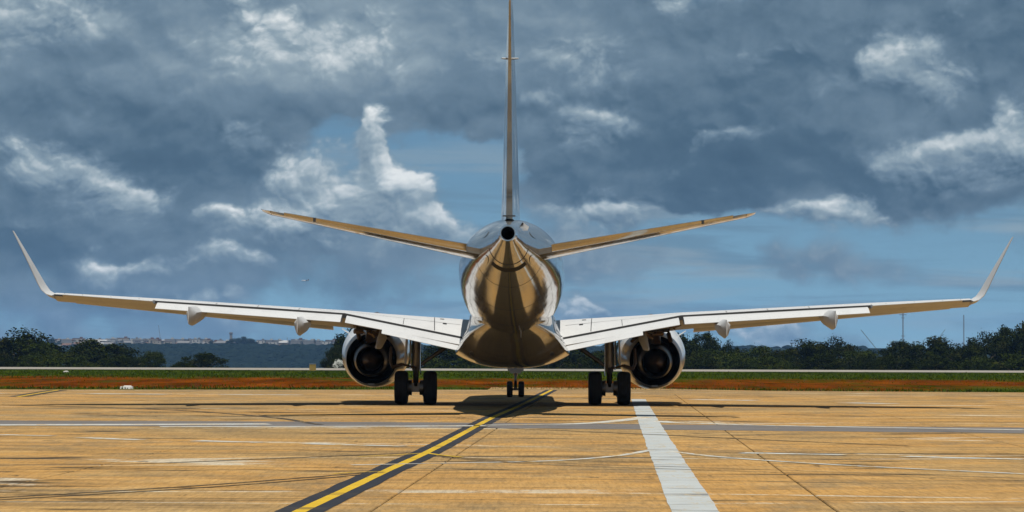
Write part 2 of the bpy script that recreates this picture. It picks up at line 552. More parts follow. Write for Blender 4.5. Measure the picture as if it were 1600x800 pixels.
M['leafd'] = mat('dark_tree_leaves', leaf((.004, .007, .001), (.018, .024, .0035), (.042, .036, .006)))
M['leafl'] = mat('lighter_tree_leaves', leaf((.008, .013, .002), (.030, .041, .006), (.065, .058, .009)))
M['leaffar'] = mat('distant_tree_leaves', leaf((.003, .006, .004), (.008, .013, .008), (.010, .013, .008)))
M['bark'] = mat('grey_bark', flat((.07, .055, .04), .9))
M['blade'] = mat('grass_blades', leaf((.018, .035, .003), (.048, .070, .008), (.10, .085, .015)))
M['flower'] = mat('white_blossom', flat((.62, .62, .58), .8))
M['housew'] = [mat('house_wall_' + n_, flat(c_, .85, .15, .4)) for n_, c_ in (('white', (.34, .33, .31)), ('cream', (.25, .22, .18)), ('grey', (.15, .15, .15)), ('ochre', (.18, .13, .08)))]
M['houser'] = [mat('house_roof_' + n_, flat(c_, .85, .2, .4)) for n_, c_ in (('tile', (.10, .055, .035)), ('cement', (.12, .115, .11)), ('metal', (.26, .26, .25)))]
M['mast'] = mat('grey_mast_steel', flat((.13, .13, .14), .6))
M['sign'] = mat('weathered_yellow_sign', flat((.22, .15, .035), .7, .3, 3))
M['block'] = mat('pale_cement_block', flat((.52, .50, .46), .85, .2, 3))

# ------------------------------------------------------------------ ground
def tz(x, y):
    """terrain height"""
    def ss(a, b, v):
        t = max(0.0, min(1.0, (v - a) / (b - a)))
        return t * t * (3 - 2 * t)
    z = -0.06
    z -= 2.6 * ss(262, 350, y)
    z -= 20.0 * ss(520, 1500, y)
    z += 28.5 * ss(2350, 3050, y)
    z += 3.0 * ss(2900, 3100, y) * mn.noise(Vector((x * .0022, y * .001, 0)))
    return z


def yrow():
    ys = [-900, -300, 0, 60, 110, 140, 180, 220, 250, 262]
    ys += [262 + 11 * i for i in range(1, 9)] + [400, 460, 520]
    ys += [520 + 80 * i for i in range(1, 13)] + [1700, 1900, 2100, 2300] + [2350 + 50 * i for i in range(0, 16)] + [3300, 3700, 4500, 6000, 8500]
    return ys


ys = yrow()
xs = [-5200, -3600, -2400, -1700] + [-1300 + 60 * i for i in range(0, 44)] + [1700, 2400, 3600, 5200]
gv = [(x, y, tz(x, y)) for y in ys for x in xs]
nx = len(xs)
gf = [(j * nx + i, j * nx + i + 1, (j + 1) * nx + i + 1, (j + 1) * nx + i) for j in range(len(ys) - 1) for i in range(nx - 1)]
ground = obj('ground', gv, gf, M['field'], smooth=60)
tag(ground, 'grass field with a band of bare red soil beyond the apron', kind='structure')

# apron: slab grid turned 2.15 degrees, joints recessed
HEAD = 0.0375
E1 = Vector((math.sin(HEAD), math.cos(HEAD), 0))
E2 = Vector((math.cos(HEAD), -math.sin(HEAD), 0))
PITCH_S = 4.81
G0 = gp(577, 800) - E1 * 0.0         # a point on a longitudinal joint


def grid(i, j):
    return G0 + E2 * (i * PITCH_S) + E1 * (j * PITCH_S)


edge_px = [(-700, 606.5), (0, 608.5), (400, 608.8), (762, 609.0), (768, 605.2), (1000, 606.6), (1200, 610.6), (1600, 613.2), (2300, 615.5)]
edge = [gp(*e) for e in edge_px]
edge[0:0] = [Vector((-900, edge[0].y, 0))]
edge.append(Vector((900, edge[-1].y, 0)))
far_poly = [Vector((900, -120, 0)), Vector((-900, -120, 0))] + edge
av = [Vector((p.x, p.y, -0.022)) for p in far_poly]
apron = obj('apron', av, [tuple(range(len(av)))], M['joint'], smooth=None)
tag(apron, 'tan concrete apron of large slabs with dark joints', kind='structure')

JW = 0.009
hs = PITCH_S / 2 - JW
bev = 0.012
top, bot = 0.0, -0.020
sv = []
for (k, z) in ((hs, bot), (hs, top - bev), (hs - bev, top)):
    for sx, sy in ((-1, -1), (1, -1), (1, 1), (-1, 1)):
        p = E2 * (sx * k) + E1 * (sy * k)
        sv.append((p.x, p.y, z))
sf = []
for l in (0, 4):
    for a in range(4):
        b = (a + 1) % 4
        sf.append((l + a, l + b, l + 4 + b, l + 4 + a))
sf.append((8, 9, 10, 11))
slab0 = obj('concrete_slab', sv, sf, M['concrete'], apron, smooth=None)
JROWS = 16
first = True
mass = MB()
for j in range(-7, JROWS):
    for i in range(-18, 19):
        c = grid(i + .5, j + .5)
        vis = False
        if c.y > 20:
            for dx in (-.5, 0, .5):
                for dy in (-.5, 0, .5):
                    q_ = grid(i + .5 + dx, j + .5 + dy)
                    if q_.y > 26 and abs(q_.x) < q_.y * (800 / F): vis = True
        if vis:
            o = slab0 if first else slab0.copy()
            if not first: COL.objects.link(o); o.parent = apron
            first = False
            o.location = c
        else:
            mass.add([Vector(v) + c for v in sv], sf)
# rest of the apron out to its far edge, one joined mass of slabs past the single ones
rest = [grid(-17.997, JROWS), grid(18.997, JROWS)]
ap2 = [Vector((p.x, p.y, 0)) for p in rest]
fe = [Vector((p.x, p.y, 0)) for p in edge if abs(p.x) < 80]
fe = [Vector((-86, fe[0].y, 0))] + fe + [Vector((90, fe[-1].y, 0))]
ring = [ap2[1]] + [ap2[0]] + fe
mass.add([Vector((p.x, p.y, 0)) for p in ring], [tuple(range(len(ring)))])
for sx in (-1, 1):   # side aprons outside the view
    a = [Vector((sx * 88, -118, -.004)), Vector((sx * 880, -118, -.004)), Vector((sx * 880, 112, -.004)), Vector((sx * 88, 112, -.004))]
    mass.add(a, [(0, 1, 2, 3)])
mo = mass.build('concrete_slab_expanse', M['concrete'], apron, smooth=None)
mo['kind'] = 'stuff'

LAYER = [0.004]


def ribbon(name, pts, width, m_, label, layer, cat='line marking', dash=None, group=None, off=0.0):
    """a painted strip along ground points (smooth), flat on the slabs"""
    P = [Vector((p[0], p[1], 0)) for p in pts]
    tab = []
    s_ = 0
    for i, p in enumerate(P):
        if i: s_ += (p - P[i - 1]).length
        tab.append((s_, p.x, p.y))
    L = s_
    n = max(2, min(160, int(L / .7)))
    rows = []
    for k in range(n + 1):
        u = L * k / n
        x, y = interp(tab, u)
        x2, y2 = interp(tab, min(L, u + .05)); x1, y1 = interp(tab, max(0, u - .05))
        t = Vector((x2 - x1, y2 - y1, 0)).normalized()
        nrm = Vector((t.y, -t.x, 0))
        wl = width * (1 + .10 * mn.noise(Vector((x * .9, y * .9, 3.1 + layer))))
        c = Vector((x, y, .003 + layer * .22)) + nrm * off
        rows.append((c - nrm * wl / 2, c + nrm * wl / 2))
    vs, fs = [], []
    for a, b in rows: vs += [a, b]
    for k in range(n):
        fs.append((2 * k, 2 * k + 1, 2 * k + 3, 2 * k + 2))
    o = obj(name, vs, fs, m_, smooth=None)
    tag(o, label, kind='structure')
    return o


yel = [gp(385, 842), gp(476, 796), gp(538, 767), gp(599, 738), gp(665, 708), gp(715, 682), gp(768, 653.5), gp(812, 634), gp(862, 609.5)]
ribbon('taxi_line_border', yel, .50, M['border'], 'wide black border under the yellow taxi line', .008)
ribbon('taxi_line', yel, .145, M['yellow'], 'yellow taxi guide line running under the airliner', .012)
wl = [gp(1118, 850), gp(1086.5, 800), gp(1020, 672), gp(997.5, 624)]
ribbon('white_stripe', wl, .49, M['stripe'], 'broad white stripe to the right of the yellow taxi line', .012)
# sealed grey strip across the apron
band = [gp(-500, 655), gp(0, 661), gp(400, 662.5), gp(800, 665), gp(1200, 669), gp(1600, 672.5), gp(2100, 676)]
ribbon('sealed_strip', band, 4.2, M['tar'], 'grey sealed strip running across the whole apron', .004)
ribbon('faded_line', [gp(-100, 664.5), gp(180, 663.6), gp(420, 662.6)], .9, M['faint'], 'faded white line along the near edge of the grey strip', .008, off=.0)
ribbon('faded_line', [gp(250, 667), gp(560, 666.5), gp(760, 665.5)], .6, M['faint'], 'faded white line just below the grey strip', .012)
ribbon('faded_line', [gp(760, 664.5), gp(900, 662.5), gp(990, 655), gp(1008, 652)], .45, M['faint'], 'faded curve joining the grey strip to the white stripe', .016)
ribbon('faded_line', [gp(1028, 658), gp(1060, 661), gp(1250, 666), gp(1600, 672)], .45, M['faint'], 'faded curve leaving the white stripe along the grey strip', .016)
# lead-in curves
ribbon('faded_curve', [gp(550, 727), gp(700, 724), gp(850, 721), gp(960, 713), gp(1020, 703)], .16, M['faint'], 'faded white lead line curving into the broad white stripe', .016)
ribbon('faded_curve', [gp(1045, 705), gp(1110, 713), gp(1200, 720), gp(1330, 728), gp(1600, 741), gp(1900, 756)], .16, M['faint'], 'faded white lead line curving away right of the white stripe', .016)
ribbon('yellow_branch', [gp(560, 714), gp(610, 712), gp(660, 708.5)], .07, M['yellow'], 'thin yellow branch meeting the taxi line from the left', .020)
ribbon('yellow_branch', [gp(664, 708), gp(700, 713), gp(722, 715)], .10, M['yellow'], 'short yellow branch leaving the taxi line to the right', .020)
ribbon('yellow_branch', [gp(520, 741), gp(560, 738), gp(598, 737)], .06, M['yellow'], 'thin yellow branch nearest the camera joining the taxi line', .020)
# tyre arcs
for a, b in ((0, 0), (0, 3.4)):
    ribbon('tyre_mark', [gp(-300, 795 + b), gp(0, 778 + b), gp(300, 760 + b), gp(480, 746.5 + b), gp(600, 736.5 + b * .6)], .07, M['tyremark'], 'dark tyre arc sweeping left from the taxi line' if b == 0 else 'near twin of the dark tyre arc sweeping left', .016)
    ribbon('tyre_mark', [gp(690, 713 + b * .5), gp(800, 721 + b * .7), gp(950, 727 + b), gp(1150, 733 + b), gp(1600, 748 + b), gp(1900, 757 + b)], .06, M['tyremark'], 'dark tyre arc crossing the white stripe' if b == 0 else 'near twin of the dark tyre arc crossing the white stripe', .024)
ribbon('tyre_mark', [gp(-200, 731), gp(0, 727), gp(180, 726), gp(400, 718), gp(640, 708)], .10, M['tyremark'], 'dark tyre arc reaching the taxi line crossing from the left', .020)
ribbon('tyre_mark', [gp(720, 667), gp(850, 672), gp(1010, 679), gp(1200, 688), gp(1420, 697)], .12, M['tyremark'], 'dark tyre arc from the grey strip across the white stripe', .024)
ribbon('tyre_mark', [gp(0, 632.5), gp(250, 640), gp(420, 652), gp(500, 664)], .2, M['tyremark'], 'faint tyre mark left of the landing gear', .016)
# dashed white line running across
for k, (x0, y0, x1, y1) in enumerate(((0, 679.5, 82, 681.5), (128, 684, 222, 687.5), (306, 689, 410, 691.5), (478, 693.5, 632, 697.5), (1160, 708, 1322, 711), (1412, 713.5, 1600, 718))):
    ribbon('dash_mark', [gp(x0, y0), gp((x0 + x1) / 2, (y0 + y1) / 2 + .2), gp(x1, y1)], .42, M['faint'],
           ['worn white dash at the far left of the dashed line', 'second worn white dash from the left', 'third worn white dash from the left', 'long white dash just left of the yellow taxi line', 'white dash right of the broad white stripe', 'white dash at the far right of the dashed line'][k], .016)
for k, (x0, y0, x1, y1) in enumerate(((135, 615.3, 262, 616.2), (345, 616.4, 470, 617.3), (1080, 624.5, 1180, 626), (1320, 629.5, 1395, 631))):
    ribbon('dash_mark', [gp(x0, y0), gp((x0 + x1) / 2, (y0 + y1) / 2), gp(x1, y1)], 1.0, M['faint'],
           ['far white dash beside the soil at the left', 'far white dash beyond the left wing shadow', 'far white dash right of the right engine', 'far white dash near the right pavement edge'][k], .016)
br = [gp(28, 620), gp(60, 614.5), gp(92, 609.4)]
ribbon('far_taxi_line_border', br, .75, M['tyremark'], 'black border of the distant taxi line at the far left', .008)
ribbon('far_taxi_line', br, .16, M['yellow'], 'distant yellow taxi line at the far left edge of the apron', .012)

# far pale taxiway
p0, p1 = gp(0, 579.3), gp(1600, 580.6)
tv = [(-700, 232, -.02), (700, 226, -.02), (700, 252, -.02), (-700, 258, -.02)]
tw = obj('far_taxiway', tv, [(0, 1, 2, 3)], M['paleroad'], smooth=None)
tag(tw, 'pale concrete taxiway beyond the grass', kind='structure')

# ------------------------------------------------------------------ the airliner
YAW, BANK = -0.46, 0.17
plane = empty('airliner', (0.03, 84.0, 0.0))
plane.rotation_euler = (0, R(BANK), R(YAW))
tag(plane, 'large white twin-engine jet airliner seen from behind on the apron', 'airplane')

FUS = [  # Y, half width, top, bottom, fraction of height where widest
    (-18.0, .185, 4.66, 4.29, .50), (-17.2, .27, 4.735, 4.14, .50), (-16.0, .44, 4.83, 3.88, .51), (-14.0, .76, 4.98, 3.46, .53),
    (-12.0, 1.06, 5.10, 3.03, .54), (-10.0, 1.29, 5.20, 2.62, .55), (-8.0, 1.44, 5.27, 2.29, .55), (-6.0, 1.495, 5.295, 2.06, .55),
    (-4.0, 1.505, 5.30, 1.96, .55), (0.0, 1.505, 5.30, 1.95, .55), (12.5, 1.505, 5.30, 1.95, .55), (14.5, 1.45, 5.20, 1.98, .54),
    (16.2, 1.18, 4.72, 2.15, .50), (17.4, .75, 4.02, 2.45, .46), (18.0, .36, 3.52, 2.72, .45), (18.22, .05, 3.14, 3.04, .5)]


def fus_pt(y, a, off=0.0):
    w_, zt, zb, fr = interp(FUS, y)
    zc = zb + (zt - zb) * fr
    c_, s_ = math.cos(a), math.sin(a)
    return Vector(((w_ + off) * c_, y, zc + (s_ * (zt - zc + off) if s_ > 0 else s_ * (zc - zb + off))))


NF = 72
st_y = [-18.0 + 36.22 * k / 110 for k in range(111)]
fm = MB()
fm.loft([[fus_pt(y, 2 * math.pi * k / NF) for k in range(NF)] for y in st_y], cap0=False)
fus = fm.build('fuselage', M['fuse'], plane, smooth=60)
# APU exhaust at the tip of the tail
em = MB()
zc = 4.475
for prof in ([(-18.02, .150), (-18.10, .165), (-18.10, .190), (-17.9, .200), (-17.6, .236)],):
    em.lathe_y([(y, r) for y, r in prof], (0, 0, zc), 40)
em.build('exhaust_ring', M['alu'], fus, smooth=50)
em = MB()
em.lathe_y([(-18.06, .158), (-17.4, .14), (-16.9, .10), (-16.9, .001)], (0, 0, zc), 32)
em.build('exhaust_pipe', M['black'], fus, smooth=50)


def patch(y0, y1, a0, a1, off, name, m_, ny=6, na=10, parent=fus):
    mb = MB()
    vs = [fus_pt(y0 + (y1 - y0) * i / ny, a0 + (a1 - a0) * k / na, off) for i in range(ny + 1) for k in range(na + 1)]
    fs = [(i * (na + 1) + k, i * (na + 1) + k + 1, (i + 1) * (na + 1) + k + 1, (i + 1) * (na + 1) + k) for i in range(ny) for k in range(na)]
    mb.add(vs, fs)
    return mb.build(name, m_, parent, smooth=60)


A = lambda d: math.radians(d)
patch(-15.2, -14.82, A(-135), A(-45), .006, 'tail_slot', M['black'])
patch(-15.62, -15.56, A(-165), A(-15), .005, 'panel_seam', M['seam'], 2, 24)
for y in (-13.2, -10.6, -8.4):
    patch(y, y + .022, A(-178), A(-2), .003, 'panel_seam', M['seam'], 1, 40)
patch(-7.3, -6.9, A(-76), A(-75), .03, 'drain_mast', M['alu'], 3, 1)
# blade antennas under the belly
for (y, dx) in ((-7.0, .28), (-4.6, .42)):
    p = fus_pt(y, A(-90))
    b = MB()
    b.loft([[Vector((dx - .015, y - .16, p.z + .12)), Vector((dx + .015, y - .16, p.z + .12)), Vector((dx + .015, y + .2, p.z + .12)), Vector((dx - .015, y + .2, p.z + .12))],
            [Vector((dx - .008, y - .2, p.z - .14)), Vector((dx + .008, y - .2, p.z - .14)), Vector((dx + .008, y - .02, p.z - .14)), Vector((dx - .008, y - .02, p.z - .14))]])
    b.build('blade_antenna', M['grey'], fus, smooth=None)
# inlet scoop on the right shoulder with its dark slot
b = MB()
sp = fus_pt(-15.0, A(48))
b.loft([[sp + Vector((x_, 0, z_)) for x_, z_ in ((-.14, .02), (.06, -.12), (.10, .02), (-.06, .13))],
        [sp + Vector((x_ * .6, 1.3, z_ * .5)) for x_, z_ in ((-.14, .1), (.06, .0), (.10, .05), (-.06, .2))]])
b.build('intake_scoop', M['white'], fus, smooth=30)
b = MB(); b.box(sp + Vector((-.09, -.012, .05)), (.022, .012, .075), Matrix.Rotation(R(28), 3, 'Y'))
b.build('scoop_slot', M['black'], fus, smooth=None)
# oval seal plates where the tailplane pivots
for sg in (-1, 1):
    for a_ in (28, -28):
        ang = A(a_) if sg > 0 else math.pi - A(a_)
        b = MB(); n_ = 20
        c_ = (-14.4, ang)
        rim_ = [fus_pt(-14.5 + .5 * math.cos(2 * math.pi * k / n_), ang + .15 * math.sin(2 * math.pi * k / n_), .012) for k in range(n_)]
        ctr = fus_pt(-14.5, ang, .018)
        b.add(rim_ + [ctr], [(k, (k + 1) % n_, n_) for k in range(n_)])
        b.build('pivot_plate', M['fuse'], fus, smooth=60)
# beacon on the roof
b = MB(); b.lathe_y([(-.12, .0), (-.1, .05), (0, .08), (.1, .05), (.12, 0)], (0, 2, 5.33), 12)
b.build('beacon', M['glass'], fus)

# belly fairing
FAIR = [  # Y, corner half width, corner z, bottom z, upper join half width, join z
    (-7.8, .35, 2.56, 2.42, .5, 2.62), (-6.4, .95, 2.24, 2.03, 1.0, 2.62), (-5.2, 1.28, 2.02, 1.73, 1.16, 2.66), (-4.0, 1.48, 1.80, 1.42, 1.22, 2.66), (-2.8, 1.60, 1.64, 1.22, 1.2, 2.62),
    (-1.5, 1.70, 1.58, 1.14, 1.24, 2.66), (1.5, 1.72, 1.58, 1.12, 1.28, 2.7), (4.0, 1.66, 1.62, 1.2, 1.24, 2.62), (6.0, 1.3, 1.8, 1.5, 1.1, 2.45), (7.6, .6, 2.1, 1.9, .8, 2.3)]


def fair_ring(y):
    cw, czz, bz, uw, uz = interp(FAIR, y)
    right = []
    for k in range(9):                       # bottom centre to corner, flat then rounding up
        t = k / 8
        x_ = cw * t
        right.append((x_, bz + (czz - bz) * (t ** 2.6) * .92))
    right.append((cw * 1.012, czz + (uz - czz) * .08))
    for k in range(1, 6):
        t = k / 5
        right.append((cw + (uw - cw) * t - .04 * math.sin(math.pi * t), czz + (uz - czz) * (.10 + .90 * t)))
    right.append((uw * .5, uz + .05))
    pts = [Vector((x_, y, z_)) for x_, z_ in right]
    left = [Vector((-p.x, y, p.z)) for p in reversed(right[1:] and pts[1:])]
    return pts + left


fb = MB()
fb.loft([fair_ring(-7.8 + 15.4 * k / 50) for k in range(51)])
fairing = fb.build('belly_fairing', M['fuse'], plane, smooth=50)
for sg in (-1, 1):   # fillet panels between belly and wing root, wing-top bounce light in their colour
    b = MB()
    rows_ = []
    for k in range(30):
        y = -5.0 + 8.6 * k / 29
        rows_.append([Vector((sg * (p.x + .006), p.y, p.z + .008)) for p in fair_ring(y)[10:15]])
    b.loft(rows_, False, False, closed=False)
    b.build('root_fillet', M['fillet'], fairing, smooth=50)
    for i_ in (11, 13):
        b = MB()
        b.loft([[Vector((sg * (fair_ring(-4.6 + 4.4 * k / 12)[i_].x + .012), -4.6 + 4.4 * k / 12, fair_ring(-4.6 + 4.4 * k / 12)[i_].z + dz)) for dz in (.0, .028)] for k in range(13)], False, False, closed=False)
        b.build('fillet_seam', M['seam'], fairing, smooth=None)
for y in (-3.3, -1.2):
    r_ = fair_ring(y)
    for sg in (-1, 1):
        b = MB()
        pp = [p for p in r_ if p.x * sg >= -1e-6][:10]
        pp = [Vector((abs(p.x) * sg, p.y, p.z - .004)) for p in r_[:9]]
        b.loft([[p + Vector((0, -.012, 0)) for p in pp], [p + Vector((0, .012, 0)) for p in pp]], False, False, closed=False)
        b.build('fairing_seam', M['seam'], fairing, smooth=None)
for sg in (-1, 1):   # small round access caps
    b = MB(); y = -3.6; cw, czz, bz, uw, uz = interp(FAIR, y)
    c = Vector((sg * cw * .78, y, bz + (czz - bz) * (.78 ** 2.6) * .92 - .004))
    b.add([c + Vector((.07 * math.cos(k * math.pi / 8), .3 * math.sin(k * math.pi / 8), -.0 + .02 * math.cos(k * math.pi / 8) * sg)) for k in range(16)], [tuple(range(16))])
    b.build('access_cap', M['grey'], fairing, smooth=None)

# ---- wings
WING = [  # X, Yle, Yhinge, Yte, z LE, z hinge, z crest, z bottom
    (1.05, 3.70, -.80, -2.2, 2.10, 1.97, 2.58, 1.82), (1.75, 3.32, -.95, -2.2, 2.17, 2.11, 2.63, 1.92), (3.9, 2.22, -1.25, -2.3, 2.38, 2.53, 2.76, 2.16),
    (5.05, 1.64, -1.47, -2.4, 2.50, 2.75, 2.85, 2.32), (7.5, .39, -2.2, -2.98, 2.70, 2.90, 2.98, 2.56), (10.5, -1.14, -3.1, -3.7, 2.92, 3.06, 3.14, 2.80), (13.4, -2.62, -3.93, -4.35, 3.13, 3.22, 3.27, 3.02)]


def wing_sec(X, sg, n=18):
    yl, yh, yt, zl, zh, zc_, zb_ = lin(WING, X)
    tcr, tb = .55, .40
    th = .05 + .012 * (13.4 - X)
    up, lo = [], []
    for k in range(n + 1):
        t = (k / n) ** 1.5 if k < n else 1.0
        up.append(Vector((sg * X, yl + (yh - yl) * t, (zl + (zc_ - zl) * math.sqrt(max(0, 1 - (1 - t / tcr) ** 2)) if t < tcr else zc_ - (zc_ - zh) * ((t - tcr) / (1 - tcr)) ** 1.8))))
        lo.append(Vector((sg * X, yl + (yh - yl) * t, (zl - (zl - zb_) * math.sqrt(max(0, 1 - (1 - t / tb) ** 2)) if t < tb else zb_ + (zh - th - zb_) * ((t - tb) / (1 - tb)) ** 1.5))))
    return up + list(reversed(lo[1:]))


def foil(le, te, th, up, n=10, blunt=.0):
    """closed airfoil ring between two points; thickness th along vector up"""
    a, b = [], []
    for k in range(n + 1):
        t = (k / n) ** 1.6
        f = 5 * th * (.2969 * math.sqrt(t) - .126 * t - .3516 * t * t + .2843 * t**3 - .1036 * t**4)
        f = max(f, blunt * t)
        c = le.lerp(te, t)
        a.append(c + up * f); b.append(c - up * f)
    return a + list(reversed(b[1:-1] if blunt == 0 else b[1:]))


def panel(P, Q, n, th0, th1, up=Vector((0, 0, 1)), blunt=.006):
    """foil-section surface: P and Q are (le, te) at the two ends"""
    return [foil(P[0].lerp(Q[0], k / n), P[1].lerp(Q[1], k / n), th0 + (th1 - th0) * k / n, up, 10, blunt) for k in range(n + 1)]


for sg in (-1, 1):
    b = MB()
    xs_ = [1.05, 1.4, 1.75, 2.4, 3.2, 3.9, 4.5, 5.05] + [5.05 + (13.4 - 5.05) * k / 14 for k in range(1, 15)]
    b.loft([wing_sec(X, sg) for X in xs_])
    nr_ = len(wing_sec(5, sg))
    for i_ in range(len(xs_) - 1): b.mi[i_ * nr_ + 18] = 1  # cove face coloured dark: painted shade for the gap above the flaps
    wing = b.build('wing', [M['white'], M['seam']], plane, smooth=45)
    S = lambda x, y, z: Vector((sg * x, y, z))
    # winglet, blended up from the tip
    WL = [(13.38, -2.61, -4.35, 3.145, .20, 0), (13.54, -2.76, -4.38, 3.19, .15, 28), (13.67, -2.98, -4.44, 3.31, .11, 50), (13.77, -3.22, -4.52, 3.51, .09, 64),
          (13.87, -3.50, -4.62, 3.76, .075, 68), (14.00, -3.86, -4.75, 4.08, .055, 67), (14.17, -4.30, -4.92, 4.48, .04, 67), (14.34, -4.72, -5.06, 4.87, .025, 67), (14.40, -4.84, -5.08, 5.0, .012, 67)]
    b = MB()
    rings = []
    for (x_, yl, yt, z_, th, an) in WL:
        u_ = Vector((-sg * math.sin(R(an)), 0, math.cos(R(an))))
        rings.append(foil(S(x_, yl, z_), S(x_, yt, z_ + .02), th, u_, 10, .008))
    b.loft(rings)
    b.build('winglet', M['white'], wing, smooth=45)
    # flaps and aileron
    b = MB(); b.loft(panel((S(5.12, -1.34, 2.635), S(5.12, -2.42, 2.47)), (S(10.46, -3.0, 2.97), S(10.46, -3.72, 2.82)), 10, .20, .13))
    b.build('outboard_flap', M['white'], wing, smooth=45)
    b = MB(); b.loft(panel((S(1.50, -.78, 1.925), S(1.50, -1.70, 1.81)), (S(4.98, -1.33, 2.615), S(4.98, -2.40, 2.455)), 8, .20, .19))
    b.build('inboard_flap', M['white'], wing, smooth=45)
    b = MB(); b.loft(panel((S(1.62, -1.70, 1.76), S(1.62, -2.28, 1.65)), (S(3.88, -2.0, 2.245), S(3.88, -2.6, 2.14)), 6, .13, .11))
    b.build('aft_flap', M['white'], wing, smooth=45)
    b = MB(); b.loft(panel((S(10.54, -3.02, 3.0), S(10.54, -3.74, 3.035)), (S(13.08, -3.78, 3.15), S(13.08, -4.30, 3.20)), 8, .13, .10))
    b.build('aileron', M['white'], wing, smooth=45)
    # leading edge slat, drooped and visible below the outer wing
    b = MB(); b.loft(panel((S(5.6, 1.55, 2.28), S(5.6, .95, 2.46)), (S(13.0, -2.20, 2.99), S(13.0, -2.72, 3.10)), 8, .10, .07))
    b.build('slat', M['grey'], wing, smooth=45)
    # spoiler seams on the upper surface
    def up_pt(X, t, off=.004):
        s_ = wing_sec(X, sg, 40)
        k = (t ** (1 / 1.5)) * 40
        i = min(39, int(k)); f = k - i
        return s_[i].lerp(s_[i + 1], f) + Vector((0, -off * .3, off))
    def strip(Xt, wdt, name):
        mb = MB()
        L_, R_ = [], []
        for (X, t) in Xt:
            L_.append(up_pt(X, max(0, t - wdt))); R_.append(up_pt(X, min(1, t + wdt)))
        mb.loft([[a, c] for a, c in zip(L_, R_)], False, False, closed=False)
        mb.build(name, M['seam'], wing, smooth=None)
    strip([(1.6 + 3.4 * k / 10, .80) for k in range(11)], .0022, 'panel_seam')
    strip([(5.2 + 5.2 * k / 12, .80) for k in range(13)], .003, 'panel_seam')
    mb = MB()
    tt = [.55, .65, .75, .85, .93, .99]
    mb.loft([[up_pt(2.35 + .15 * (1 - t), t), up_pt(2.375 + .15 * (1 - t), t)] for t in tt], False, False, closed=False)
    mb.build('panel_seam', M['seam'], wing, smooth=None)
    for X0 in (3.3, 6.4, 7.6, 8.8):
        mb = MB()
        mb.loft([[up_pt(X0, t), up_pt(X0 + .018, t)] for t in (.80, .86, .92, .99)], False, False, closed=False)
        mb.build('panel_seam', M['seam'], wing, smooth=None)
    for (X0, t0) in ((2.02, .80), (2.12, .66)):
        mb = MB()
        mb.loft([[up_pt(X0, t), up_pt(X0 + .12, t)] for t in (t0, t0 + .035)], False, False, closed=False)
        mb.build('slot', M['black'], wing, smooth=None)
    # flap track fairings
    for (X, dy, dz) in ((6.25, .85, -.27), (9.32, 0, 0)):
        b = MB()
        rings = []
        tabf = [(-5.0, .012, 2.86, 2.62, 2.37), (-4.5, .11, 2.87, 2.68, 2.33), (-3.8, .19, 2.89, 2.72, 2.33), (-2.8, .20, 2.90, 2.74, 2.42), (-1.8, .15, 2.86, 2.70, 2.56), (-1.0, .03, 2.80, 2.77, 2.73)]
        for k in range(21):
            y = -5.0 + 4.0 * k / 20
            wd, zt, zs, zb_ = interp(tabf, y)
            x0 = sg * X
            prof_ = [(0, zt), (.6, zt - .45 * (zt - zs)), (1, zs), (.92, zs - .35 * (zs - zb_)), (.6, zs - .78 * (zs - zb_)), (0, zb_)]
            ring_ = [Vector((x0 + a_ * wd, y + dy, z_ + dz)) for a_, z_ in prof_] + [Vector((x0 - a_ * wd, y + dy, z_ + dz)) for a_, z_ in reversed(prof_[1:-1])]
            rings.append(ring_)
        b.loft(rings)
        b.build('flap_track_fairing', M['white'], wing, smooth=32)
    # discharge wicks
    for X in (10.9, 11.7, 12.5, 13.0):
        z_ = 3.07 + (X - 10.54) * .061
        y_ = -3.74 - (X - 10.54) * .22
        b = MB(); b.tube([S(X, y_, z_), S(X, y_ - .16, z_ + .01)], .004, 5)
        b.build('discharge_wick', M['black'], wing)

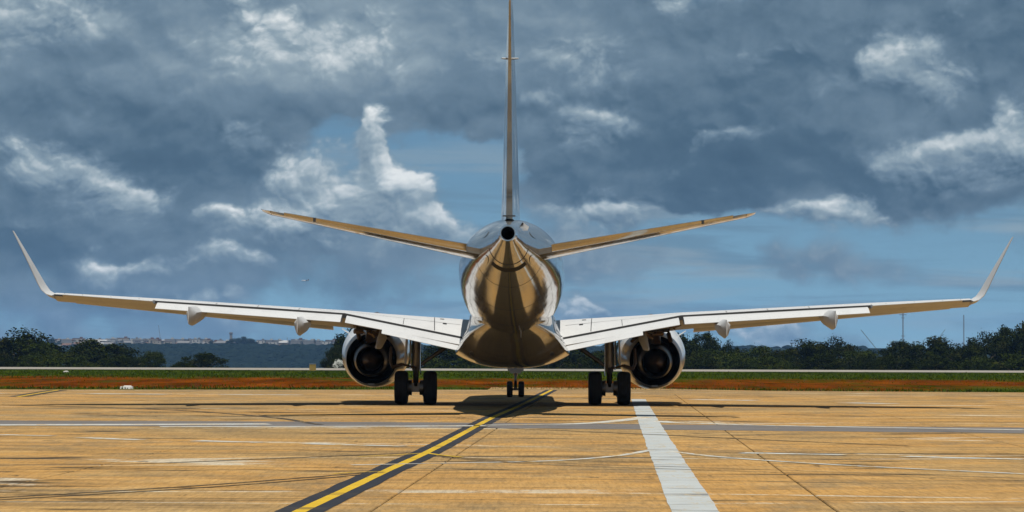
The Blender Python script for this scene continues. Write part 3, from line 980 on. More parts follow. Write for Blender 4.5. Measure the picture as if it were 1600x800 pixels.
# ---- tailplane
for sg in (-1, 1):
    S = lambda x, y, z: Vector((sg * x, y, z))
    rt_l, rt_t, tp_l, tp_t = S(.52, -12.0, 4.03), S(.52, -14.75, 4.18), S(5.84, -15.9, 5.00), S(5.84, -17.0, 5.03)
    sp = Vector((-sg * .19, 0, .98))
    cut = .70
    b = MB()
    rings = []
    for k in range(13):
        t = k / 12
        l_, e_ = rt_l.lerp(tp_l, t), rt_t.lerp(tp_t, t)
        th = .25 * (1 - t) + .085 * t
        r_ = foil(l_, e_, th, sp, 22)
        rings.append(r_)
    # split: fixed part = points before the hinge
    fixed = []
    for k in range(13):
        t = k / 12
        l_, e_ = rt_l.lerp(tp_l, t), rt_t.lerp(tp_t, t)
        th = .25 * (1 - t) + .085 * t
        a_, c_ = [], []
        for i in range(13):
            u = cut * (i / 12) ** 1.6
            f = 5 * th * (.2969 * math.sqrt(u) - .126 * u - .3516 * u * u + .2843 * u**3 - .1036 * u**4)
            c = l_.lerp(e_, u)
            a_.append(c + sp * f); c_.append(c - sp * f)
        fixed.append(a_ + list(reversed(c_[1:])))
    b.loft(fixed)
    # rounded tip
    stab = b.build('tailplane', M['fuse'], plane, smooth=45)
    b = MB()
    el_r = []
    for k in range(1, 12):
        t = k / 12 + .02
        l_, e_ = rt_l.lerp(tp_l, t), rt_t.lerp(tp_t, t)
        h_ = l_.lerp(e_, cut + .008)
        e2 = e_ + Vector((0, 0, .05 * (1 - t) + .015))
        el_r.append(foil(h_, e2, (.25 * (1 - t) + .085 * t) * .78, sp, 8, .006))
    b.loft(el_r)
    b.build('elevator', M['fuse'], stab, smooth=45)
    b = MB()
    l_, e_ = rt_l.lerp(tp_l, .94), rt_t.lerp(tp_t, .94)
    b.loft([foil(tp_l, tp_t, .10, sp, 10, .004), foil(tp_l + S(.12, -.22, .022), tp_t + S(.12, -.02, .02), .06, sp, 10, .004), foil(tp_l + S(.2, -.62, .04), tp_t + S(.2, -.04, .036), .02, sp, 10, .004)])
    b.build('tailplane_tip', M['fuse'], stab, smooth=45)
    b = MB()
    q0 = rt_t.lerp(tp_t, .80)
    b.box(q0 + Vector((0, -.02, -.02)), (.03, .05, .05))
    b.build('hinge_fairing', M['seam'], stab, smooth=None)
    for t in (.55, .68, .86, .96):
        q0 = rt_t.lerp(tp_t, t) + Vector((0, 0, .03))
        b = MB(); b.tube([q0, q0 + Vector((0, -.15, 0))], .004, 5)
        b.build('discharge_wick', M['black'], stab)

# ---- fin and rudder
FIN = [(4.75, -8.2, -14.35, .52), (5.2, -9.0, -14.55, .50), (6.6, -10.4, -15.15, .40), (8.2, -12.05, -15.85, .29), (9.6, -13.5, -16.45, .19), (10.35, -14.3, -16.78, .13), (10.52, -15.0, -16.84, .06)]
X1 = Vector((1, 0, 0))
b = MB(); rb = MB()
fr, rr = [], []
for k in range(25):
    z_ = 4.75 + (10.52 - 4.75) * k / 24
    yl, yt, th = lin(FIN, z_)
    cut = .66
    a_, c_ = [], []
    l_, e_ = Vector((0, yl, z_)), Vector((0, yt, z_))
    for i in range(13):
        u = cut * (i / 12) ** 1.6
        f = 5 * th * (.2969 * math.sqrt(u) - .126 * u - .3516 * u * u + .2843 * u**3 - .1036 * u**4)
        c = l_.lerp(e_, u)
        a_.append(c + X1 * f); c_.append(c - X1 * f)
    fr.append(a_ + list(reversed(c_[1:])))
    if z_ > 4.95:
        h_ = l_.lerp(e_, cut + .012)
        hw, tw_ = th * .335, th * .16
        mid_ = l_.lerp(e_, .84)
        mw = th * .27
        rr.append([h_ + X1 * hw * .5 + Vector((0, .1, 0)), h_ + X1 * hw, mid_ + X1 * mw, e_ + X1 * tw_, e_ - X1 * tw_, mid_ - X1 * mw, h_ - X1 * hw, h_ - X1 * hw * .5 + Vector((0, .1, 0))])
b.loft(fr)
fin = b.build('fin', M['fuse'], plane, smooth=45)
rb.loft(rr)
rud = rb.build('rudder', M['fuse'], fin, smooth=20)
b = MB()
b.box((0, -15.45, 5.02), (.16, .06, .015)); b.build('rudder_seam', M['seam'], fin, smooth=None)
for sg in (-1, 1):
    b = MB(); b.tube([Vector((sg * .07, -15.3, 8.98)), Vector((sg * .14, -15.33, 8.98)), Vector((sg * .21, -15.36, 8.98))], [.024, .022, .018], 8)
    b.build('antenna_rod', M['white'], fin)
for z_ in (7.4, 7.55, 9.3, 9.8):
    yl, yt, th = lin(FIN, z_)
    b = MB(); b.tube([Vector((.02, yt, z_)), Vector((.02, yt - .15, z_))], .004, 5)
    b.build('discharge_wick', M['black'], fin)

# ---- engines
for sg in (-1, 1):
    eng = empty('engine', (sg * 4.40, 1.3, 1.37), plane)
    TL = .075       # nose-up tilt: rises forwards
    b = MB(); b.lathe_y([(0.0, .785), (.02, .80), (.6, .90), (1.3, 1.0), (2.1, 1.065), (2.8, 1.075), (3.4, 1.04), (3.85, .97), (4.05, .90), (4.08, .86), (4.0, .82), (3.6, .77)], n=64, tilt=TL)
    b.build('nacelle', M['nacelle'], eng, smooth=35)
    b = MB(); b.lathe_y([(.0, .783), (.5, .80), (1.2, .82), (1.9, .80), (1.9, .1)], n=48, tilt=TL)
    b.build('fan_duct', M['black'], eng, smooth=35)
    b = MB(); b.lathe_y([(1.9, .56), (1.2, .60), (.4, .585), (-.3, .53), (-.75, .455), (-.78, .43)], n=48, tilt=TL)
    b.build('core_cowl', M['core'], eng, smooth=35)
    b = MB(); b.lathe_y([(-.78, .43), (-.4, .42), (.3, .40), (.3, .05)], n=40, tilt=TL)
    b.build('core_nozzle', M['black'], eng, smooth=35)
    b = MB(); b.lathe_y([(.3, .34), (-.3, .345), (-.62, .31), (-.85, .20), (-.98, .07), (-1.02, .001)], n=36, tilt=TL)
    b.build('exhaust_cone', M['hot'], eng, smooth=35)
    # seam between painted rear cowl and duct, small drain at the bottom, strake on the outboard shoulder
    b = MB(); b.box((0, .06, -.79), (.10, .09, .028)); b.build('drain', M['grey'], eng, smooth=None)
    for s2 in (-1, 1):
        an = R(145) if s2 < 0 else R(35)
        c_ = Vector((math.cos(an) * 1.07, 2.6, math.sin(an) * 1.07 + 2.6 * TL))
        o_ = Vector((math.cos(an), 0, math.sin(an)))
        t_ = Vector((-math.sin(an), 0, math.cos(an))) * .012
        b = MB(); b.loft([[c_ + Vector((0, -.4, 0)) - t_, c_ + Vector((0, .5, 0)) - t_, c_ + o_ * .22 + Vector((0, -.1, 0)) - t_, c_ + o_ * .25 + Vector((0, -.4, 0)) - t_],
                          [c_ + Vector((0, -.4, 0)) + t_, c_ + Vector((0, .5, 0)) + t_, c_ + o_ * .22 + Vector((0, -.1, 0)) + t_, c_ + o_ * .25 + Vector((0, -.4, 0)) + t_]])
        b.build('strake', M['nacelle'], eng, smooth=None)
    # pylon
    b = MB()
    prof_ = [(-1.3, 1.02, .10, .06), (-.9, .55, .42, .13), (-.2, .50, .55, .17), (.8, .55, .68, .18), (1.8, .60, .82, .18), (3.0, .95, .5, .14), (3.6, 1.12, .25, .06)]
    rings = []
    for (y, zb_, hh, ww) in prof_:
        rings.append([Vector((ww, y, zb_ + y * .02)), Vector((ww, y, zb_ + hh)), Vector((0, y, zb_ + hh + .05)), Vector((-ww, y, zb_ + hh)), Vector((-ww, y, zb_ + y * .02)), Vector((0, y, zb_ - .05))])
    b.loft(rings)
    b.build('pylon', M['hot'], eng, smooth=30)
    # flap linkage and actuators exposed behind the pylon
    rnd = random.Random(5)
    for k in range(16):
        b = MB()
        x0, y0, z0 = rnd.uniform(-.55, .75), rnd.uniform(-2.6, -1.2), rnd.uniform(.75, 1.10)
        p0_ = Vector((-sg * x0 * -1 * -1, y0, z0 + (-.14 * (x0))))
        b.tube([p0_, p0_ + Vector((rnd.uniform(-.3, .3), rnd.uniform(-.2, .3), rnd.uniform(-.25, .12)))], rnd.uniform(.025, .075), 8)
        b.build('linkage_rod', M['hot'], eng)
    b = MB(); b.box((-sg * .05, -1.2, 1.0), (.42, .55, .12)); b.build('linkage_bay', M['seam'], eng, smooth=None)
    # inboard flap track fairing, hooked, hangs beside the engine
    b = MB()
    pth = [(-sg * .42, -1.3, 1.05), (-sg * .50, -2.0, .82), (-sg * .42, -2.7, .55), (-sg * .32, -3.15, .36)]
    rings = []
    for i, p in enumerate(pth):
        wdt = [.12, .13, .10, .02][i]; hh = [.12, .26, .24, .05][i]
        rings.append([Vector(p) + Vector((wdt * math.cos(a), 0, hh * math.sin(a))) for a in [2 * math.pi * q / 12 for q in range(12)]])
    b.loft(rings); b.build('flap_track_fairing', M['white'], eng, smooth=50)

# ---- main landing gear
def wheel(name, c, rad, wid, parent):
    b = MB()
    h = wid / 2
    b.cur = 0
    b.lathe_x([(-h * .82, rad * .60), (-h * .96, rad * .72), (-h, rad * .84), (-h * .86, rad * .94), (-h * .55, rad * .985), (-h * .34, rad), (-h * .33, rad * .985), (-h * .27, rad * .985), (-h * .26, rad),
               (h * .26, rad), (h * .27, rad * .985), (h * .33, rad * .985), (h * .34, rad), (h * .55, rad * .985), (h * .86, rad * .94), (h, rad * .84), (h * .96, rad * .72), (h * .82, rad * .60)], c, 44)
    b.cur = 1
    for s_ in (-1, 1):
        b.lathe_x([(s_ * h * .82, rad * .60), (s_ * h * .70, rad * .56), (s_ * h * .45, rad * .46), (s_ * h * .5, rad * .2), (s_ * h * .62, rad * .16), (s_ * h * .64, .001)], c, 32)
    return b.build(name, [M['rubber'], M['hub']], parent, smooth=35)


for sg in (-1, 1):
    g = empty('main_landing_gear', (sg * 2.96, 0, 0), plane)
    gz = -sg * 2.96 * math.tan(R(BANK)) * -1     # keeps the tyres on the pavement under the slight bank
    for dx in (-.44, .44):
        wheel('wheel', Vector((dx, 0, .515 + gz)), .515, .40, g)
    b = MB(); b.tube([(-.5, 0, .515 + gz), (.5, 0, .515 + gz)], .07, 14); b.box((0, .02, .52 + gz), (.15, .12, .14))
    b.build('axle', M['steel'], g)
    for dx in (-.19, .19):
        b = MB(); b.lathe_x([(-.07, .22), (.07, .24), (.07, .1)], (dx, 0, .515 + gz), 20); b.build('brake', M['steel'], g)
    b = MB(); b.tube([(0, 0, .52 + gz), (0, .03, 1.0), (0, .04, 1.06), (0, .1, 2.3)], [.085, .085, .125, .14], 18)
    b.build('strut', M['steel'], g)
    b = MB(); b.tube([(0, -.12, 1.12), (0, -.38, .86), (0, -.13, .58 + gz)], [.05, .045, .05], 8); b.build('torque_link', M['steel'], g)
    b = MB(); b.tube([(0, .05, 1.10), (-sg * .35, .1, 1.36), (-sg * .95, .3, 1.78)], [.055, .06, .075], 10); b.build('side_brace', M['steel'], g)
    b = MB(); b.tube([(-sg * .14, -.05, .9), (-sg * .14, .0, 2.2)], .018, 6); b.build('hydraulic_line', M['alu'], g)
    b = MB(); b.tube([(sg * .17, -.04, 1.08), (sg * .17, .0, 2.3)], .03, 8)
    b.build('hydraulic_line', M['alu'], g)
    b = MB(); b.box((sg * .30, .05, 1.75), (.018, .42, .52), Matrix.Rotation(R(-sg * 3), 3, 'Y')); b.build('gear_door', M['white'], g, smooth=None)
    b = MB(); b.tube([(sg * .05, -.1, 1.12), (sg * .42, .05, 1.22)], .035, 8); b.tube([(sg * .42, .05, 1.22), (sg * .72, .1, 1.12), (sg * .80, .2, 1.3), (sg * .78, .3, 1.75)], [.05, .06, .06, .04], 8)
    b.build('door_link', M['hot'], g)
    for dx in (-.26, .26):
        b = MB(); b.box((dx, -.02, .30 + gz), (.05, .06, .05))
        b.build('brake_line', M['steel'], g, smooth=None)

# ---- nose gear
g = empty('nose_landing_gear', (0, 13.83, 0), plane)
for dx in (-.205, .205):
    wheel('wheel', Vector((dx, 0, .285)), .285, .21, g)
b = MB(); b.tube([(-.22, 0, .285), (.22, 0, .285)], .04, 12); b.build('axle', M['steel'], g)
b = MB(); b.tube([(0, 0, .285), (0, .05, .75), (0, .06, .8), (0, .15, 2.1)], [.055, .055, .085, .095], 14); b.build('strut', M['steel'], g)
b = MB(); b.tube([(0, -.06, .85), (0, -.25, .6), (0, -.06, .38)], .03, 8); b.build('torque_link', M['steel'], g)
b = MB(); b.tube([(0, .1, .95), (0, 1.1, 1.9)], .05, 8); b.build('drag_brace', M['steel'], g)
b = MB(); b.box((0, .02, .95), (.20, .10, .10)); b.tube([(-.22, -.08, .98), (-.22, -.16, .98)], .07, 10); b.tube([(.22, -.08, .98), (.22, -.16, .98)], .07, 10)
b.build('light_bracket', M['grey'], g)
for dx in (-.36, .36):
    b = MB(); b.box((dx, .3, 1.42), (.012, .5, .32)); b.build('gear_door', M['white'], g, smooth=None)

# ------------------------------------------------------------------ trees
def tree_mesh(seed, W, H, leaves, leafsize, mat_, flat_=.55, low=.0):
    """crown: leaf faces spread over many uneven clumps; returns (crown mesh, trunk mesh), unit-ish metres"""
    rnd = random.Random(seed)
    clumps = []
    for k in range(60):
        a, rr_ = rnd.uniform(0, 2 * math.pi), math.sqrt(rnd.random())
        dome = math.sqrt(max(0, 1 - (rr_ * .97) ** 2))
        lo_ = low * H
        hi_ = lo_ + (H - lo_) * (.38 + .62 * dome)
        zz = lo_ + (hi_ - lo_) * (1 - rnd.random() ** 1.7 * .95)
        r_ = rnd.uniform(.09, .17) * W
        clumps.append((Vector((rr_ * math.cos(a) * (W / 2 - r_ * .75), rr_ * math.sin(a) * (W / 2 - r_ * .75), zz - r_ * .45)), r_))
    vs, fs = [], []
    per = leaves // len(clumps)
    for c, r_ in clumps:
        for _ in range(per):
            d = Vector((rnd.gauss(0, 1), rnd.gauss(0, 1), rnd.gauss(0, 1))).normalized()
            p = c + Vector((d.x * r_, d.y * r_, d.z * r_ * flat_ * 1.3)) * (rnd.random() ** .35) * (1.0 + .18 * rnd.gauss(0, 1))
            if p.z < .05: p.z = .05 + rnd.random() * .2
            nrm = (d * .6 + Vector((rnd.gauss(0, .6), rnd.gauss(0, .6), rnd.gauss(.4, .6)))).normalized()
            t = nrm.orthogonal().normalized()
            t = (Matrix.Rotation(rnd.uniform(0, 6.28), 3, nrm) @ t)
            s_ = leafsize * rnd.uniform(.6, 1.5)
            u = nrm.cross(t)
            b0 = len(vs)
            vs += [p - t * s_, p + u * s_ * .55, p + t * s_, p - u * s_ * .55]
            fs.append((b0, b0 + 1, b0 + 2, b0 + 3))
    me = bpy.data.meshes.new('crown')
    me.from_pydata([tuple(v) for v in vs], [], fs)
    me.materials.append(mat_)
    tb = MB()
    tb.tube([(0, 0, -.3), (0.05, 0, H * .25), (-.05, .1, H * .5)], [W * .035, W * .026, W * .016], 8)
    for k in range(5):
        a = 2 * math.pi * k / 5 + rnd.random()
        tb.tube([(0, 0, H * (.22 + .04 * k)), (math.cos(a) * W * .16, math.sin(a) * W * .16, H * .5), (math.cos(a) * W * .3, math.sin(a) * W * .3, H * .68)], [W * .016, W * .011, W * .005], 6)
    to = tb.build('trunk_proto', M['bark'])
    tm = to.data
    bpy.data.objects.remove(to)
    return me, tm


TREES = [tree_mesh(s, 10, 8, 13000, .17, M['leafd']) for s in (1, 2, 3, 4)] + [tree_mesh(s, 10, 8, 12000, .17, M['leafl']) for s in (5, 6)]


def tree(cx, ytop, wpx, d, v, label, name='broadleaf_tree', rot=0.0, group='trees beyond the grass', sink=0.0):
    p = at(cx, ytop, d)
    gz = tz(p.x, d) - sink
    o = empty(name, (p.x, d, gz))
    W = wpx * d / F
    H = p.z - gz
    o.scale = (W / 10, W / 10, H / 8)
    o.rotation_euler.z = rot
    tag(o, label, 'tree', group)
    c = bpy.data.objects.new('crown', TREES[v][0]); COL.objects.link(c); c.parent = o
    t = bpy.data.objects.new('trunk', TREES[v][1]); COL.objects.link(t); t.parent = o
    return o


TL_ = [
    (22, 513, 150, 430, 0, 'dark spreading tree at the left edge of the picture'),
    (66, 534, 70, 415, 4, 'lower brighter tree leaning out from the far left tree'),
    (158, 529, 120, 440, 1, 'broad dome-shaped tree second from the left'),
    (150, 545, 118, 420, 2, 'low shrubby tree in front of the dome-shaped tree'),
    (236, 545, 52, 415, 5, 'small rounded tree with paler leaves beside the dome-shaped tree'),
    (318, 551, 78, 410, 3, 'small flat-topped tree standing alone before the blue hill'),
    (556, 512, 84, 420, 0, 'dark tree behind the left engine'),
    (524, 540, 44, 405, 2, 'low dark tree just left of the left engine'),
    (612, 530, 90, 430, 1, 'dark tree half hidden by the left engine and wing'),
    (690, 538, 100, 420, 3, 'dark tree between the left landing gear and the fuselage'),
    (770, 548, 110, 440, 2, 'tree showing only below the belly of the airliner'),
    (905, 538, 110, 425, 0, 'dark tree between the fuselage and the right landing gear'),
    (985, 528, 90, 440, 2, 'dark tree behind the right landing gear'),
    (1062, 520, 80, 430, 1, 'dark tree directly behind the right engine'),
    (1100, 519, 62, 445, 3, 'tall tree just right of the right engine'),
    (1120, 542, 90, 410, 5, 'paler low tree to the right of the right engine'),
    (1142, 531, 34, 430, 0, 'thin-topped tree under the inner right flap fairing'),
    (1178, 539, 84, 425, 4, 'rounded tree between the two right flap fairings'),
    (1218, 546, 74, 415, 1, 'low tree in the dip of the right tree line'),
    (1262, 530, 92, 430, 2, 'broad tree left of the outer right flap fairing'),
    (1305, 526, 84, 440, 0, 'tall broad tree under the outer right flap fairing'),
    (1352, 543, 84, 420, 5, 'lower tree where the slanting pole meets the trees'),
    (1408, 532, 74, 435, 3, 'tree at the foot of the tall lattice mast'),
    (1456, 525, 104, 430, 1, 'flat-topped tree between the two masts'),
    (1506, 537, 84, 415, 2, 'tree at the foot of the rightmost mast'),
    (1540, 518, 80, 430, 0, 'tall tree right of the rightmost mast'),
    (1576, 510, 78, 440, 3, 'tall tree second from the right edge'),
    (1616, 502, 100, 430, 1, 'tallest dark tree at the right edge'),
]
for k, (cx, yt, wp, d, v, lb) in enumerate(TL_):
    tree(cx, yt, wp * 1.12, d, v, lb, rot=k * 1.3)
# low dark bushes filling the foot of the wood
BUSH = [(-6, 548, 70), (60, 552, 80), (120, 556, 70), (196, 556, 80), (286, 564, 50), (540, 552, 60), (600, 552, 80), (660, 554, 90), (740, 556, 90), (860, 554, 90), (930, 552, 90), (1010, 552, 90),
        (1085, 553, 90), (1150, 554, 80), (1210, 556, 80), (1285, 552, 90), (1345, 556, 80), (1400, 554, 80), (1465, 554, 90), (1525, 553, 80), (1585, 550, 90)]
BL = ['beside the far left tree', 'left of the dome-shaped tree', 'under the dome-shaped tree', 'under the small rounded tree', 'left of the lone flat-topped tree', 'left of the left engine', 'behind the left engine', 'behind the left landing gear',
      'left under the belly', 'right under the belly', 'left of the right landing gear', 'behind the right landing gear', 'right of the right engine', 'under the inner right flap fairing', 'in the dip of the tree line',
      'under the outer right flap fairing', 'left of the lattice mast', 'under the lattice mast', 'between the masts', 'under the rightmost mast', 'at the right edge']
for k, (cx, yt, wp) in enumerate(BUSH):
    o = tree(cx, yt, wp, 372 + (k * 7) % 23, (k * 5) % 6, 'low dark bush ' + BL[k], 'bush', rot=k * .9, group='bushes at the foot of the trees')
    o['category'] = 'bush'
# white-flowered shrub
fl = tree_mesh(31, 3, 1.6, 900, .09, M['flower'], low=.1)
p = at(524, 564, 262)
o = empty('flowering_shrub', (p.x, 267, tz(p.x, 267)))
o.scale = (.40, .40, .55)
tag(o, 'small white flowering shrub left of the left engine', 'shrub')
for nm, me in (('blossom', fl[0]), ('stem', fl[1])):
    c = bpy.data.objects.new(nm, me); COL.objects.link(c); c.parent = o

# ------------------------------------------------------------------ grass blades
rnd = random.Random(3)
gv, gf = [], []
for _ in range(60000):
    y = 118 + 104 * rnd.random() ** 1.15
    x = rnd.uniform(-1, 1) * (y * .205 + 2)
    nz = mn.noise(Vector((x * .08, y * .25, 0)))
    yy = y + nz * 12
    soil_ = 123 < yy < 168
    if soil_ and rnd.random() > .12: continue
    h = rnd.uniform(.05, .16) * (1.5 if rnd.random() < .05 else 1) * (.45 if soil_ else 1)
    a = rnd.uniform(0, 6.28)
    wv = Vector((math.cos(a), math.sin(a), 0)) * .03
    ln = Vector((rnd.gauss(0, .05), rnd.gauss(0, .05), h))
    p = Vector((x, y, -.07))
    b0 = len(gv)
    gv += [p - wv, p + wv, p + ln]
    gf.append((b0, b0 + 1, b0 + 2))
go = obj('grass', gv, gf, M['blade'], smooth=None, recalc=False)
tag(go, 'short green grass on both sides of the red soil', 'grass', kind='stuff')

# ------------------------------------------------------------------ small things on the grass
def pt_on(x, y):
    q_ = gp(x, y)
    return Vector((q_.x, q_.y, -.06))


p = pt_on(488.5, 580)
s = empty('sign_box', p)
tag(s, 'small weathered yellow sign box on the grass left of the left engine', 'sign')
b = MB(); b.box((0, 0, .36), (.25, .09, .25)); b.build('panel', M['sign'], s, smooth=None)
b = MB(); b.box((0, 0, .625), (.27, .11, .012)); b.build('cap', M['grey'], s, smooth=None)
for dx in (-.18, .18):
    b = MB(); b.tube([(dx, 0, 0), (dx, 0, .12)], .02, 6); b.build('post', M['mast'], s)
for k, (x_, y_, lb, sc_) in enumerate(((198, 605.4, 'flat white cement block lying on the red soil at left', 1.0), (103, 580.2, 'small pale cement marker on the far grass at left', .7))):
    p = pt_on(x_, y_)
    s = empty('cement_block', p)
    s.scale = (sc_,) * 3
    tag(s, lb, 'marker')
    b = MB(); b.box((0, 0, .05), (.27, .2, .06), taper=.92); b.build('base', M['block'], s, smooth=None)
    b = MB(); b.box((.04, 0, .125), (.16, .13, .018), taper=.9); b.build('lid', M['block'], s, smooth=None)

# ------------------------------------------------------------------ far hill: forest, town, masts
rnd = random.Random(9)
fv, ff = [], []
for _ in range(5200):
    y = rnd.uniform(2420, 3010)
    x = rnd.uniform(-.205, -.01) * y if rnd.random() < .8 else rnd.uniform(-.01, .22) * y
    z = tz(x, y)
    r_, h_ = rnd.uniform(3.0, 6.5), rnd.uniform(2.2, 4.2)
    b0 = len(fv)
    n_ = 6
    for (k1, k2) in ((1.0, 0.0), (1.1, .45), (.65, .85)):
        for q_ in range(n_):
            a = 2 * math.pi * q_ / n_ + rnd.random() * .5
            k3 = k1 * rnd.uniform(.8, 1.2)
            fv.append((x + math.cos(a) * r_ * k3, y + math.sin(a) * r_ * k3, z - .3 + h_ * k2))
    fv.append((x, y, z + h_))
    for l in (0, 1):
        for q_ in range(n_):
            q2_ = (q_ + 1) % n_
            ff.append((b0 + l * n_ + q_, b0 + l * n_ + q2_, b0 + (l + 1) * n_ + q2_, b0 + (l + 1) * n_ + q_))
    for q_ in range(n_):
        ff.append((b0 + 2 * n_ + q_, b0 + 2 * n_ + (q_ + 1) % n_, b0 + 3 * n_))
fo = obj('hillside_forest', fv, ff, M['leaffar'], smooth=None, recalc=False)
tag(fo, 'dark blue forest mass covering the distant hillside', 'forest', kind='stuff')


def house_mesh(W, D, H, kind, mw, mr_):
    b = MB()
    b.cur = 0
    b.box((0, 0, H / 2), (W / 2, D / 2, H / 2))
    b.cur = 1
    if kind == 'gable':
        o_ = .4
        vs = [(-W / 2 - o_, -D / 2 - o_, H + .01), (W / 2 + o_, -D / 2 - o_, H + .01), (W / 2 + o_, D / 2 + o_, H + .01), (-W / 2 - o_, D / 2 + o_, H + .01), (-W / 2 - o_, 0, H + D * .26), (W / 2 + o_, 0, H + D * .26)]
        b.add(vs, [(0, 1, 5, 4), (2, 3, 4, 5), (0, 4, 3), (1, 2, 5), (0, 1, 2, 3)])
    else:
        b.box((0, 0, H + .22), (W / 2 + .15, D / 2 + .15, .2))
        b.box((W * .2, D * .1, H + 1.0), (W * .12, D * .14, .55))
    b.cur = 2
    n_ = max(2, int(W / 3.2)); fl_ = max(1, int(H / 3))
    for f_ in range(fl_):
        for k in range(n_):
            x_ = -W / 2 + W * (k + .5) / n_
            b.box((x_, -D / 2 - .02, 1.7 + f_ * 3.0), (.55, .05, .6))
    o = b.build('house_proto', [mw, mr_, M['seam']], smooth=None)
    me = o.data
    bpy.data.objects.remove(o)
    return me


HM = [house_mesh(9, 8, 3.4, 'gable', M['housew'][0], M['houser'][0]), house_mesh(11, 8, 3.2, 'gable', M['housew'][1], M['houser'][1]), house_mesh(8, 8, 6.2, 'flat', M['housew'][0], M['houser'][1]),
      house_mesh(10, 7, 5.8, 'flat', M['housew'][2], M['houser'][2]), house_mesh(13, 9, 3.8, 'gable', M['housew'][3], M['houser'][2]), house_mesh(12, 8, 6.4, 'flat', M['housew'][1], M['houser'][0])]
rnd = random.Random(21)


def put_house(px_, d, zoff=0.0, lab='', grp='', sc_=1.0):
    p = at(px_, 540, d)
    o = bpy.data.objects.new('house', HM[rnd.randrange(len(HM))])
    COL.objects.link(o)
    o.location = (p.x, d, tz(p.x, d) - .4 + zoff)
    o.rotation_euler.z = rnd.uniform(-.5, .5)
    o.scale = (sc_ * 1.15, sc_, sc_ * rnd.uniform(.75, 1.35))
    tag(o, lab, 'house', grp)


x_ = 84
while x_ < 536:
    put_house(x_, rnd.uniform(3020, 3180), 0, 'small pale house in the distant town along the hilltop', 'houses along the distant hilltop')
    x_ += rnd.uniform(2.8, 6.0)
x_ = 240
while x_ < 530:
    put_house(x_, rnd.uniform(2040, 2240), 0, 'small hazy house in the lower town below the forested hillside', 'houses at the foot of the distant hill', 1.0)
    x_ += rnd.uniform(3.5, 7.5)
for k in range(16):
    put_house(rnd.uniform(96, 175), rnd.uniform(2860, 3010), 0, 'pale house on the slope left of the dome-shaped tree', 'houses on the slope at the left')


def block(px0, px1, ytop, d, label, mw, floors, cols):
    a, c = at(px0, ytop, d), at(px1, ytop, d)
    gz = tz((a.x + c.x) / 2, d) - .5
    W, H = c.x - a.x, a.z - gz
    o = empty('apartment_block', ((a.x + c.x) / 2, d, gz))
    tag(o, label, 'building', 'larger blocks in the distant town')
    b = MB(); b.box((0, 0, H / 2), (W / 2, 6, H / 2)); b.build('wall', mw, o, smooth=None)
    b = MB(); b.box((0, 0, H + .2), (W / 2 + .3, 6.3, .2)); b.box((W * .2, 0, H + 1.1), (1.6, 1.6, .7)); b.build('roof', M['houser'][1], o, smooth=None)
    wm = None
    for f_ in range(floors):
        for k in range(cols):
            x2, z2 = -W / 2 + W * (k + .5) / cols, H * (f_ + .55) / floors
            if wm is None:
                b = MB(); b.box((0, 0, 0), (W / cols * .28, .06, H / floors * .26)); w_ = b.build('window', M['seam'], o, smooth=None); wm = w_.data
            else:
                w_ = bpy.data.objects.new('window', wm); COL.objects.link(w_); w_.parent = o
            w_.location = (x2, -6.03, z2)


block(212, 236, 532.5, 3060, 'long grey block on the hilltop beside the dome-shaped tree', M['housew'][2], 3, 8)
block(456, 472, 533.5, 3080, 'pale apartment block at the right end of the hilltop town', M['housew'][2], 4, 5)
block(474, 490, 535.5, 3100, 'second apartment block from the right end of the hilltop town', M['housew'][1], 3, 5)
block(492, 508, 534.5, 3090, 'apartment block above the yellow sign box', M['housew'][2], 4, 5)
block(510, 526, 536.5, 3085, 'apartment block nearest the left engine', M['housew'][2], 3, 5)
# hilltop trees
for k, (cx, yt, wp, lb) in enumerate(((81, 526.5, 11, 'round far tree above the left slope houses'), (100, 531, 22, 'far tree clump on the left hilltop'), (113, 533, 16, 'far tree just left of the dome-shaped tree'), (330, 532, 8, 'small far tree standing on the hilltop roofs'),
                                       (366, 528, 26, 'far tree at the foot of the hilltop tower'), (379, 525.5, 24, 'tallest far tree right of the hilltop tower'), (392, 528.5, 20, 'far tree at the right end of the tower mound'),
                                       (414, 536, 13, 'far tree right of the tower mound'), (425, 537, 10, 'smaller far tree right of the tower mound'))):
    tree(cx, yt, wp * 1.15, 2990 + k * 3, k % 4, lb, group='trees on the distant hilltop', rot=k)
# hilltop tower
p = at(361, 519, 3000)
gz = tz(p.x, 3000)
o = empty('tower', (p.x, 3000, gz)); H = p.z - gz
tag(o, 'dark square tower rising above the trees on the hilltop', 'tower')
b = MB(); b.box((0, 0, H * .46), (1.6, 1.6, H * .46), taper=.85); b.build('shaft', M['housew'][2], o, smooth=None)
b = MB(); b.box((0, 0, H * .93), (1.9, 1.9, H * .04)); b.tube([(0, 0, H * .95), (0, 0, H)], [1.5, 1.2], 8); b.build('top', M['mast'], o, smooth=None)
# water tower at the left
p = at(65.5, 526, 3000); gz = tz(p.x, 3000)
o = empty('water_tower', (p.x, 3000, gz)); H = p.z - gz
tag(o, 'slim water tower on the hilltop at the far left', 'tower')
b = MB(); b.tube([(0, 0, 0), (0, 0, H * .75)], .6, 8); b.build('column', M['mast'], o)
b = MB(); b.tube([(0, 0, H * .68), (0, 0, H * .76), (0, 0, H * .95), (0, 0, H)], [.7, 1.5, 1.6, .6], 10); b.build('tank', M['mast'], o)


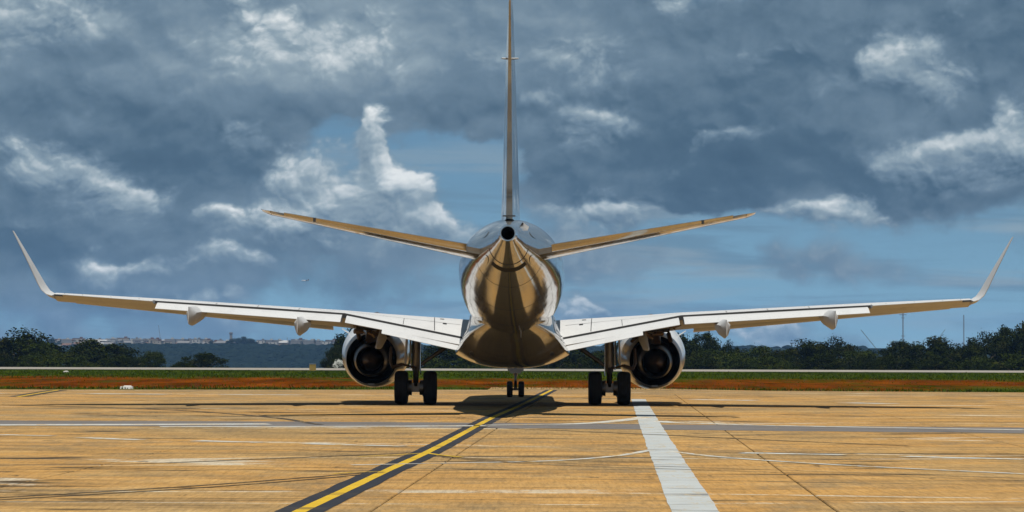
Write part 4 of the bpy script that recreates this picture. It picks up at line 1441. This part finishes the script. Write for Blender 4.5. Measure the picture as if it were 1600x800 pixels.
def mast(px_, ytop, ybase, d, wid, label, lean_px=0, cross=True):
    t_, b_ = at(px_, ytop, d), at(px_ + lean_px, ybase, d)
    o = empty('radio_mast', (b_.x, d, min(b_.z, t_.z)))
    tag(o, label, 'mast')
    v = t_ - b_
    H = v.length
    o.rotation_euler = v.to_track_quat('Z', 'Y').to_euler() if lean_px else (0, 0, 0)
    L_ = [Vector((math.cos(a), math.sin(a), 0)) * wid for a in (0.3, 2.4, 4.5)]
    for l_ in L_:
        b = MB(); b.tube([l_, l_ * .7 + Vector((0, 0, H))], wid * .22, 4)
        b.build('leg', M['mast'], o)
    b = MB(); n_ = int(H / (wid * 3.2))
    for k in range(n_):
        for i in range(3):
            b.tube([L_[i] + Vector((0, 0, H * k / n_)), L_[(i + 1) % 3] * .95 + Vector((0, 0, H * (k + 1) / n_))], wid * .12, 3)
    b.build('bracing', M['mast'], o)
    if cross:
        for (zf, ww) in ((.93, wid * 4.5), (.86, wid * 2.2), (.45, wid * 2.6)):
            b = MB(); b.box((0, 0, H * zf), (ww, wid * .25, wid * .35))
            b.build('antenna_arm', M['mast'], o, smooth=None)
    return o


mast(1411, 487, 556, 700, .20, 'tall lattice radio mast with cross arms behind the right trees')
mast(1506, 492, 556, 720, .17, 'plain lattice mast behind the trees near the right edge', cross=False)
mast(247.5, 508, 541, 2980, .35, 'thin slightly leaning mast above the hilltop town', lean_px=5, cross=False)
mast(449, 527, 541, 3000, .35, 'short thin mast left of the hilltop apartment blocks', cross=False)
mast(1345, 515, 552, 560, .10, 'thin pole slanting down to the right into the trees', lean_px=30, cross=False)
mast(1477, 514, 530, 560, .08, 'short pole slanting up to the right between the masts', lean_px=-11, cross=False)

# ------------------------------------------------------------------ small aircraft in the sky
p = at(477, 438.5, 3600)
o = empty('small_airplane', p)
o.rotation_euler = (R(0), R(-2), R(62))
tag(o, 'tiny white airplane flying far off above the left wing', 'airplane')
b = MB(); b.tube([(0, -6, .55), (0, -4.5, .3), (0, 0, 0), (0, 4, 0), (0, 5.6, -.1), (0, 6.1, -.15)], [.15, .5, .8, .8, .45, .05], 12); b.build('fuselage', M['white'], o)
for sg in (-1, 1):
    b = MB(); b.loft(panel((Vector((0, 1.4, -.4)), Vector((0, -1.0, -.45))), (Vector((sg * 6.2, -.9, -.1)), Vector((sg * 6.2, -1.8, -.1))), 4, .3, .1)); b.build('wing', M['white'], o)
    b = MB(); b.loft(panel((Vector((0, -4.6, 1.9)), Vector((0, -5.8, 1.9))), (Vector((sg * 2.2, -5.5, 1.95)), Vector((sg * 2.2, -6.2, 1.95))), 3, .12, .06)); b.build('tailplane', M['white'], o)
    b = MB(); b.tube([(sg * 1.3, -3.8, .5), (sg * 1.3, -1.8, .5)], .4, 10); b.build('engine', M['steel'], o)
b = MB(); b.loft(panel((Vector((0, -3.4, .4)), Vector((0, -5.6, .4))), (Vector((0, -4.6, 2.0)), Vector((0, -5.9, 2.0))), 3, .2, .12, Vector((1, 0, 0)))); b.build('fin', M['steel'], o)

# ------------------------------------------------------------------ haze
HZ = True
if HZ:
    b = MB()
    b.add([(-5600, -1200, -60), (5600, -1200, -60), (5600, 9000, -60), (-5600, 9000, -60), (-5600, -1200, 118), (5600, -1200, 118), (5600, 9000, 118), (-5600, 9000, 118)],
          [(0, 1, 2, 3), (4, 5, 6, 7), (0, 1, 5, 4), (1, 2, 6, 5), (2, 3, 7, 6), (3, 0, 4, 7)])
    hm = bpy.data.materials.new('thin_blue_haze')
    hm.use_nodes = True
    t = NT(hm.node_tree)
    pv = t.n('ShaderNodeVolumePrincipled', {'Color': (.28, .55, 1.0, 1), 'Density': .000060, 'Anisotropy': .1})
    t.n('ShaderNodeOutputMaterial', {'Volume': pv.outputs[0]})
    hz = b.build('haze', hm, smooth=None)
    tag(hz, 'thin blue haze over the distant hill', 'haze', kind='stuff')
